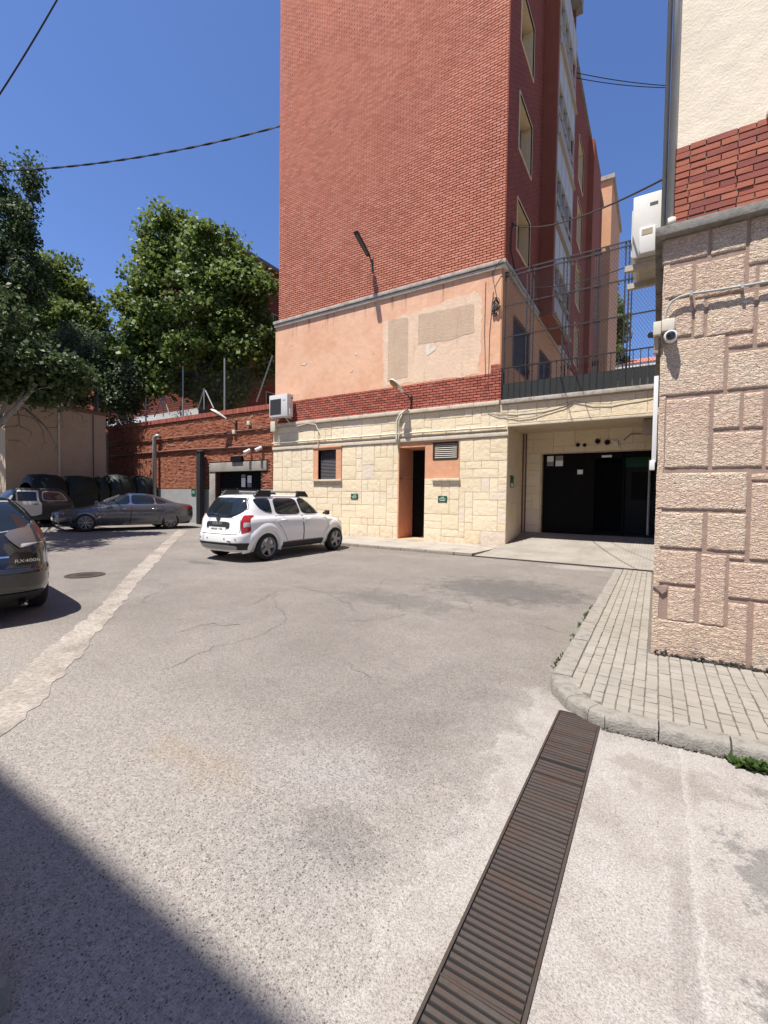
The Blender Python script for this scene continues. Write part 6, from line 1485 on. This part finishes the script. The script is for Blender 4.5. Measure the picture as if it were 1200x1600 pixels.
for s in (1, -1):
    F = sfun(H, s)
    for x in (AX, -AX): wheel(car, x, s*.80, WR, .24, 5)
    panel('window', [(-1.95, 1.12), (.85, 1.10), (.3, 1.5), (-1.6, 1.5)], F, MT['glass'], car, 10, 12, .01, .008)
    RF = rfun(H); tl = panel('tail_light', [(s*.875, 1.03), (s*.50, .975), (s*.40, 1.08), (s*.34, 1.19), (s*.58, 1.225), (s*.755, 1.32), (s*.83, 1.2)], RF, MT['smoke_lens'], car, 10, 14, .02, .02, rnd=False)
    panel('lamp_outer', [(s*.86, 1.05), (s*.745, 1.03), (s*.71, 1.26), (s*.75, 1.30), (s*.82, 1.2)], RF, MT['dark_red_lens'], tl, 8, 8, .01, .026, rnd=False)
    panel('lamp_stripe', [(s*.865, 1.032), (s*.52, .985), (s*.48, 1.025), (s*.855, 1.075)], RF, MT['clear_lens'], tl, 4, 10, .012, .032, rnd=False)
    panel('lamp_divider', [(s*.705, 1.005), (s*.745, 1.01), (s*.70, 1.28), (s*.66, 1.265)], RF, MT['trim'], tl, 6, 3, .01, .028, rnd=False)
    panel('reflector', [(s*.60, .49), (s*.82, .54), (s*.86, .60), (s*.62, .54)], RF, MT['red_lens'], car, 5, 8, .02, .012)
    m1 = MB(); m1.lathe([(.045, -.12), (.05, .06), (.04, .06), (.036, -.1)], (-2.33, s*.52, .27), 'x', 16, False); m1.build('exhaust', MT['chrome'], car, smooth=True, world=False)
panel('window_trim', [(-.30, 1.175), (.30, 1.175), (.60, 1.215), (.735, 1.315), (.55, 1.59), (-.55, 1.59), (-.735, 1.315), (-.60, 1.215)], RF, MT['silver'], car, 14, 16, .01, .004, rnd=False)
panel('rear_window', [(-.30, 1.19), (.30, 1.19), (.59, 1.23), (.715, 1.325), (.535, 1.575), (-.535, 1.575), (-.715, 1.325), (-.59, 1.23)], RF, MT['glass'], car, 14, 16, .01, .010, rnd=False)
panel('tailgate_gap', [(-.80, .665), (.80, .665), (.80, .68), (-.80, .68)], RF, MT['seam'], car, 3, 14, .01, .006, rnd=False)
panel('bumper', [(-.88, .42), (.88, .42), (.90, .60), (.87, .655), (-.87, .655), (-.90, .60)], RF, MT['car_black'], car, 8, 20, .03, .025, rnd=False)
panel('lower_bumper', [(-.84, .27), (.84, .27), (.86, .40), (-.86, .40)], RF, MT['trim'], car, 5, 16, .03, .02, rnd=False)
panel('number_plate', [(-.26, .74), (.26, .74), (.26, .85), (-.26, .85)], RF, MT['plate'], car, 3, 8, .02, .01, rnd=False)
panel('chrome_strip', [(-.38, .865), (.38, .865), (.38, .885), (-.38, .885)], RF, MT['chrome'], car, 3, 10, .02, .02, rnd=False)
text('lettering', 'RX400h', .062, 'chrome', car, REARTXT(H.xrear(.55, .80)-.012, -.57, .81) @ Matrix.Rotation(.12, 4, 'Y'), .004, 1.35)

# ---- old dark estate with a pale front door, deep in the shade
hd = math.radians(-92)
car = thing('parked_car', 'old dark boxy car with one pale grey front door in the shade', 'car', (-23.9, 8.2, gz(-23.9, 8.2)+.02), hd, 'cars parked in the yard')
H = Hull(rear=[(.30, -1.70), (.45, -1.78), (.9, -1.80), (1.05, -1.78), (1.2, -1.70), (1.5, -1.50), (1.64, -1.36), (1.70, -1.2)],
         frnt=[(.30, 2.0), (.5, 2.1), (.85, 2.06), (1.0, 1.9), (1.06, 1.2), (1.10, .95), (1.4, .62), (1.6, .42), (1.70, .2)],
         width=[(.30, .78), (.45, .84), (.9, .85), (1.05, .83), (1.12, .80), (1.5, .70), (1.64, .64), (1.70, .50)], ztop=1.70, nr=12, nf=9, m=4, mf=4)
AX, WR = 1.12, .34
body_mesh(H, LV([.30, .45, .9, 1.0, 1.06, 1.12, 1.5, 1.64, 1.70], 4), [(AX, WR), (-AX, WR)], WR+.07, 'car_old', car)
for s in (1, -1):
    F = sfun(H, s)
    for x in (AX, -AX): wheel(car, x, s*.74, WR, .2, 6, mat='grey_steel')
    dd = panel('door', [(-.35, .50), (.62, .44), (.72, .60), (.80, 1.07), (.78, 1.12), (.42, 1.60), (-.34, 1.60), (-.34, 1.10), (-.42, 1.08), (-.42, .60)], F, MT['car_door'], car, 16, 10, .012, .008, rnd=False); dd['label'] = 'pale grey front door'
    panel('window', [(-.26, 1.14), (.42, 1.14), (.40, 1.54), (-.26, 1.54)], F, MT['glass'], dd, 8, 8, .01, .014, rnd=False)
    panel('quarter_window', [(.47, 1.14), (.68, 1.14), (.47, 1.44)], F, MT['glass'], dd, 8, 5, .01, .014, rnd=False)
    boxp('handle', -.28, -.10, s*(H.y(-.2, 1.0)+.0), s*(H.y(-.2, 1.0)+.03), .985, 1.02, 'trim', dd, .006)
    panel('window_trim', [(-.46, 1.12), (-.46, 1.57), (-1.20, 1.55), (-1.44, 1.2), (-1.42, 1.13)], F, MT['silver'], car, 8, 8, .01, .005)
    panel('window', [(-.50, 1.15), (-.50, 1.54), (-1.17, 1.52), (-1.38, 1.2), (-1.36, 1.16)], F, MT['glass'], car, 8, 8, .01, .010)
panel('rear_window', [(-.62, 1.18), (.62, 1.18), (.58, 1.55), (-.58, 1.55)], rfun(H), MT['glass'], car, 8, 8, .01, .008)
panel('windscreen', [(-.68, 1.14), (.68, 1.14), (.6, 1.58), (-.6, 1.58)], ffun(H), MT['glass'], car, 8, 8, .01, .008)

# ================================================================== TREES
def leaves(blobs, n, size, mat, parent, clumps, seed, sig=.34, shell=.55, droop=0.0, name='crown'):
    r = np.random.default_rng(seed); B = [(np.array(c, float), np.array(q, float) if hasattr(q, '__len__') else np.array([q, q, q], float), wgt) for c, q, wgt in blobs]
    W = np.array([b[2] for b in B], float); W /= W.sum(); C = []; OUT = []
    for i in range(clumps):
        b = B[r.choice(len(B), p=W)]; d = r.normal(size=3); d /= np.linalg.norm(d); rad = shell+(1-shell)*r.random()**.6
        C.append(b[0]+d*b[1]*rad); OUT.append(d)
    C, OUT = np.array(C), np.array(OUT); cs = r.uniform(.6, 1.5, clumps)
    k = r.integers(0, clumps, n); P = C[k]+np.clip(r.normal(size=(n, 3)), -1.7, 1.7)*(sig*cs[k])[:, None]*np.array([1, 1, .72]); P[:, 2] -= droop*np.abs(r.normal(size=n))
    nm = r.normal(size=(n, 3))*.75+OUT[k]*.55+np.array([0, 0, .55]); nm /= np.linalg.norm(nm, axis=1)[:, None]
    d = r.normal(size=(n, 3)); d[:, 2] -= .5; d -= nm*(d*nm).sum(1)[:, None]; d /= np.linalg.norm(d, axis=1)[:, None]; s = np.cross(nm, d)
    L = size*r.uniform(.6, 1.35, n)[:, None]; Wd = L*r.uniform(.34, .5, n)[:, None]; q = L*.12
    V = np.stack([P-d*L*.5, P+s*Wd+nm*q, P+d*L*.5, P-s*Wd+nm*q], 1).reshape(-1, 3)
    me = bpy.data.meshes.new(name); me.vertices.add(4*n); me.vertices.foreach_set('co', V.ravel())
    me.loops.add(4*n); me.loops.foreach_set('vertex_index', np.arange(4*n)); me.polygons.add(n); me.polygons.foreach_set('loop_start', np.arange(n)*4); me.polygons.foreach_set('loop_total', np.full(n, 4))
    me.update(); me.validate(); me.materials.append(MT[mat])
    if parent:
        o_ = root_of(parent).location; V2 = V-np.array(o_); me.vertices.foreach_set('co', V2.ravel()); me.update()
    return link(name, me, parent), C
def limbs(mb, start, targets, r0, seed, bend=.35):
    rr = random.Random(seed)
    for t in targets:
        a = Vector(start); b = Vector(t); mid = a.lerp(b, .5)+Vector((rr.uniform(-bend, bend), rr.uniform(-bend, bend), rr.uniform(-.1, bend)))
        pts = [a.lerp(mid, i/5*1.0).lerp(mid.lerp(b, i/5), i/5) for i in range(6)]
        mb.tube(pts, r0, 7, True, [r0*(1-.82*i/5) for i in range(6)])
def tree(name, label, base, fork, blobs, n, size, mat, bark, clumps, seed, tr, group=None, **kw):
    t = thing(name, label, 'tree', base, group=group); m1 = MB(); base, fork = Vector(base), Vector(fork)
    m1.tube([base, base.lerp(fork, .35)+Vector((.05, .04, 0)), base.lerp(fork, .7)+Vector((-.05, 0, 0)), fork], tr, 10, True, [tr*1.3, tr, tr*.9, tr*.8])
    cr, C = leaves(blobs, n, size, mat, None, clumps, seed, **kw)
    rr = random.Random(seed); idx = list(range(len(C))); rr.shuffle(idx)
    main_ = [Vector(b[0]) for b in blobs]
    limbs(m1, fork, main_, tr*.62, seed, .6)
    for i in idx[:len(C)//2]:
        c = Vector(C[i]); b = min(main_, key=lambda q: (q-c).length); st = fork.lerp(b, rr.uniform(.35, 1.0)); limbs(m1, st, [c], tr*.16, seed+i, .3)
    m1.build('trunk', MT[bark], t, smooth=True)
    cr.parent = t; cr.data.transform(Matrix.Translation(-Vector(t.location))); return t
D = AT
# big plane tree behind the brick wall
tree('plane_tree', 'tall round plane tree standing behind the left brick wall', (-24.3, 17.6, 5.7), (-24.3, 17.6, 8.6),
     [(D(300, 480, 27), (3.2, 3.2, 3.2), 4), (D(268, 384, 27), (1.5, 1.6, 1.9), 1.3), (D(325, 404, 27), (1.9, 1.9, 1.9), 1.5), (D(378, 460, 26.5), (1.7, 1.7, 2.0), 1.5), (D(238, 450, 27), (1.3, 1.5, 2.1), 1.1), (D(222, 500, 27), (1.3, 1.5, 1.8), 1.1), (D(205, 550, 27), (1.3, 1.5, 1.5), 1.1), (D(390, 540, 27), (1.9, 2.0, 2.2), 1.6), (D(310, 560, 27), (2.9, 2.6, 2.0), 1.8), (D(265, 600, 27), (1.1, 1.1, .8), .4), (D(345, 610, 27), (1.6, 1.6, 1.0), .8)],
     56000, .24, 'leaf_plane', 'bark', 360, 3, .30, sig=.36, shell=.6)
tree('plane_tree', 'smaller plane tree between the left dark tree and the big plane tree', (-36.5, 15.5, 5.7), (-36, 15.4, 9),
     [(D(105, 490, 31), (2.1, 2.4, 2.9), 2), (D(92, 432, 31), (1.2, 1.4, 1.5), .8), (D(130, 540, 31), (1.6, 1.7, 2.0), 1.2), (D(70, 520, 31), (2.6, 2.6, 3), 1.5), (D(40, 600, 31), (2.4, 2.4, 1.6), 1)],
     26000, .25, 'leaf_plane', 'bark', 170, 5, .28, sig=.36, shell=.55)
# near dark tree over the cars
tree('leaning_tree', 'dark leafy tree with pale leaning trunk at the left edge', (-24.6, 3.2, gz(-24.6, 3)), D(-45, 640, 24.5),
     [(D(-40, 330, 24), (2.4, 2.4, 2.5), 2.2), (D(-12, 285, 24), (1.1, 1.1, 1.2), .7), (D(47, 290, 24), (.12, .2, 1.5), .3), (D(32, 345, 24), (.55, .6, 1.2), .6), (D(18, 425, 24), (1.3, 1.5, 1.8), 1.6), (D(-30, 470, 24), (2.6, 2.6, 2.6), 2), (D(20, 530, 23.5), (1.9, 1.9, 1.8), 1.6), (D(65, 575, 23.5), (1.5, 1.5, 1.0), 1.0), (D(-12, 580, 15), (.8, .8, .6), .7), (D(40, 560, 15.3), (.9, .9, .45), .8), (D(95, 572, 16), (.8, .8, .35), .6), (D(60, 600, 16), (.6, .6, .3), .4), (D(-90, 400, 24), (3.5, 3, 3.5), 2), (D(-60, 590, 23), (2.6, 2.6, 1.5), 1.2), ((-17.6, 3.6, 7.2), (2.2, 1.5, 1.0), 1.2), ((-19.6, 5.4, 7.6), (2.0, 1.6, 1.0), 1.3), ((-26, 7.2, 8.4), (2.2, 2.2, 1.1), 1.3), ((-25.3, 9.4, 8.0), (1.6, 1.6, .8), 1.0), ((-26.5, 11, 8.1), (1.5, 1.6, .7), .9)],
     90000, .16, 'leaf_dark', 'bark_pale', 640, 8, .22, sig=.26, shell=.45, droop=.2)
tree('drooping_tree', 'grey green tree with drooping branches over the cream hut', (-30.5, 14.5, 0), D(150, 600, 28),
     [(D(110, 570, 27), (1.9, 1.9, 1.0), 1.4), (D(165, 570, 27), (1.7, 1.7, 1.1), 1.4), (D(205, 575, 27), (1.4, 1.4, 1.0), 1.1), (D(230, 595, 27), (.9, .9, .6), .7), (D(195, 620, 27), (1.1, 1.1, .6), .7), (D(130, 540, 28), (1.9, 1.9, 1.2), 1), (D(80, 600, 26.5), (1.6, 1.6, .6), .8), (D(215, 540, 28), (1.0, 1.0, 1.0), .6)],
     34000, .14, 'leaf_grey', 'bark_pale', 260, 9, .14, sig=.30, shell=.3, droop=.22)
# pale leaning limb in the lower left and bare drooping twigs before the hut
m1 = MB(); K = 15.5
m1.tube([D(-30, 690, K), D(0, 662, K), (D(25, 638, K)), D(48, 612, K), D(75, 582, K)], .06, 8, True, [.13, .11, .085, .065, .03]); m1.tube([D(-18, 678, K), D(0, 650, K), D(10, 625, K), D(14, 600, K)], .05, 8, True, [.09, .07, .04, .02]); m1.tube([D(20, 642, K), D(38, 610, K), D(46, 595, K)], .03, 6, True, [.05, .035, .015]); m1.tube([D(45, 615, K), D(62, 607, K), D(82, 604, K)], .02, 6, True, [.03, .02, .01])
m1.build('leaning_branch', MT['bark_pale'], bpy.data.objects['leaning_tree'], smooth=True)
m1 = MB(); rr = random.Random(3)
for pts in ([(22, 634), (40, 638), (55, 650), (66, 672), (70, 690), (64, 703)], [(40, 640), (58, 655), (72, 668), (88, 695), (92, 712)], [(8, 650), (30, 648), (50, 652), (64, 665)], [(5, 668), (30, 665), (48, 674), (50, 682)], [(80, 636), (112, 640), (128, 650), (132, 660), (126, 668)], [(14, 688), (30, 688), (42, 697)], [(27, 640), (30, 655), (32, 672)], [(60, 655), (72, 668), (88, 668), (94, 655)], [(95, 636), (96, 650), (98, 668)]):
    P = [D(a, b, K+.3) for a, b in pts]; n = len(P); m1.tube(P, .02, 5, True, [.026*(1-.75*i/(n-1)) for i in range(n)])
    for q in P[1:-1]:
        for _ in range(2): e = q+Vector((rr.uniform(-.2, .2), rr.uniform(-.2, .2), rr.uniform(-.45, .05))); m1.tube([q, q.lerp(e, .5)+Vector((.03, 0, .03)), e], .006, 4, False, [.008, .006, .003])
m1.build('twigs', MT['bark'], bpy.data.objects['leaning_tree'], smooth=True)
# distant tree at the end of the terrace
tree('garden_tree', 'green tree peeping past the far end of the brick building', (-6.5, 58, 5), (-6.4, 57, 14),
     [(D(952, 510, 56), (1.6, 2, 3), 1.5), (D(935, 545, 56), (2.5, 2.5, 2.2), 1.2), (D(958, 560, 56), (2.0, 2, 2), 1), (D(946, 460, 56), (.9, 1, 2.2), .6)], 9000, .42, 'leaf_plane', 'bark', 90, 12, .25, sig=.5, shell=.4)
# tall dark shrubs behind the wall between hut and brick building
tree('dark_shrub', 'very dark shrub behind the stained end of the left brick wall', (-31.5, 17, 5.7), (-31.5, 17, 6.4),
     [(D(195, 600, 33), (1.8, 1.8, 2.2), 1), (D(175, 640, 33), (1.6, 1.6, 1.6), 1), (D(215, 560, 33), (1.5, 1.5, 2), 1), (D(150, 600, 34), (2.6, 2.6, 2.5), 1.5)], 16000, .2, 'leaf_dark', 'bark', 110, 14, .14, sig=.4, shell=.3)
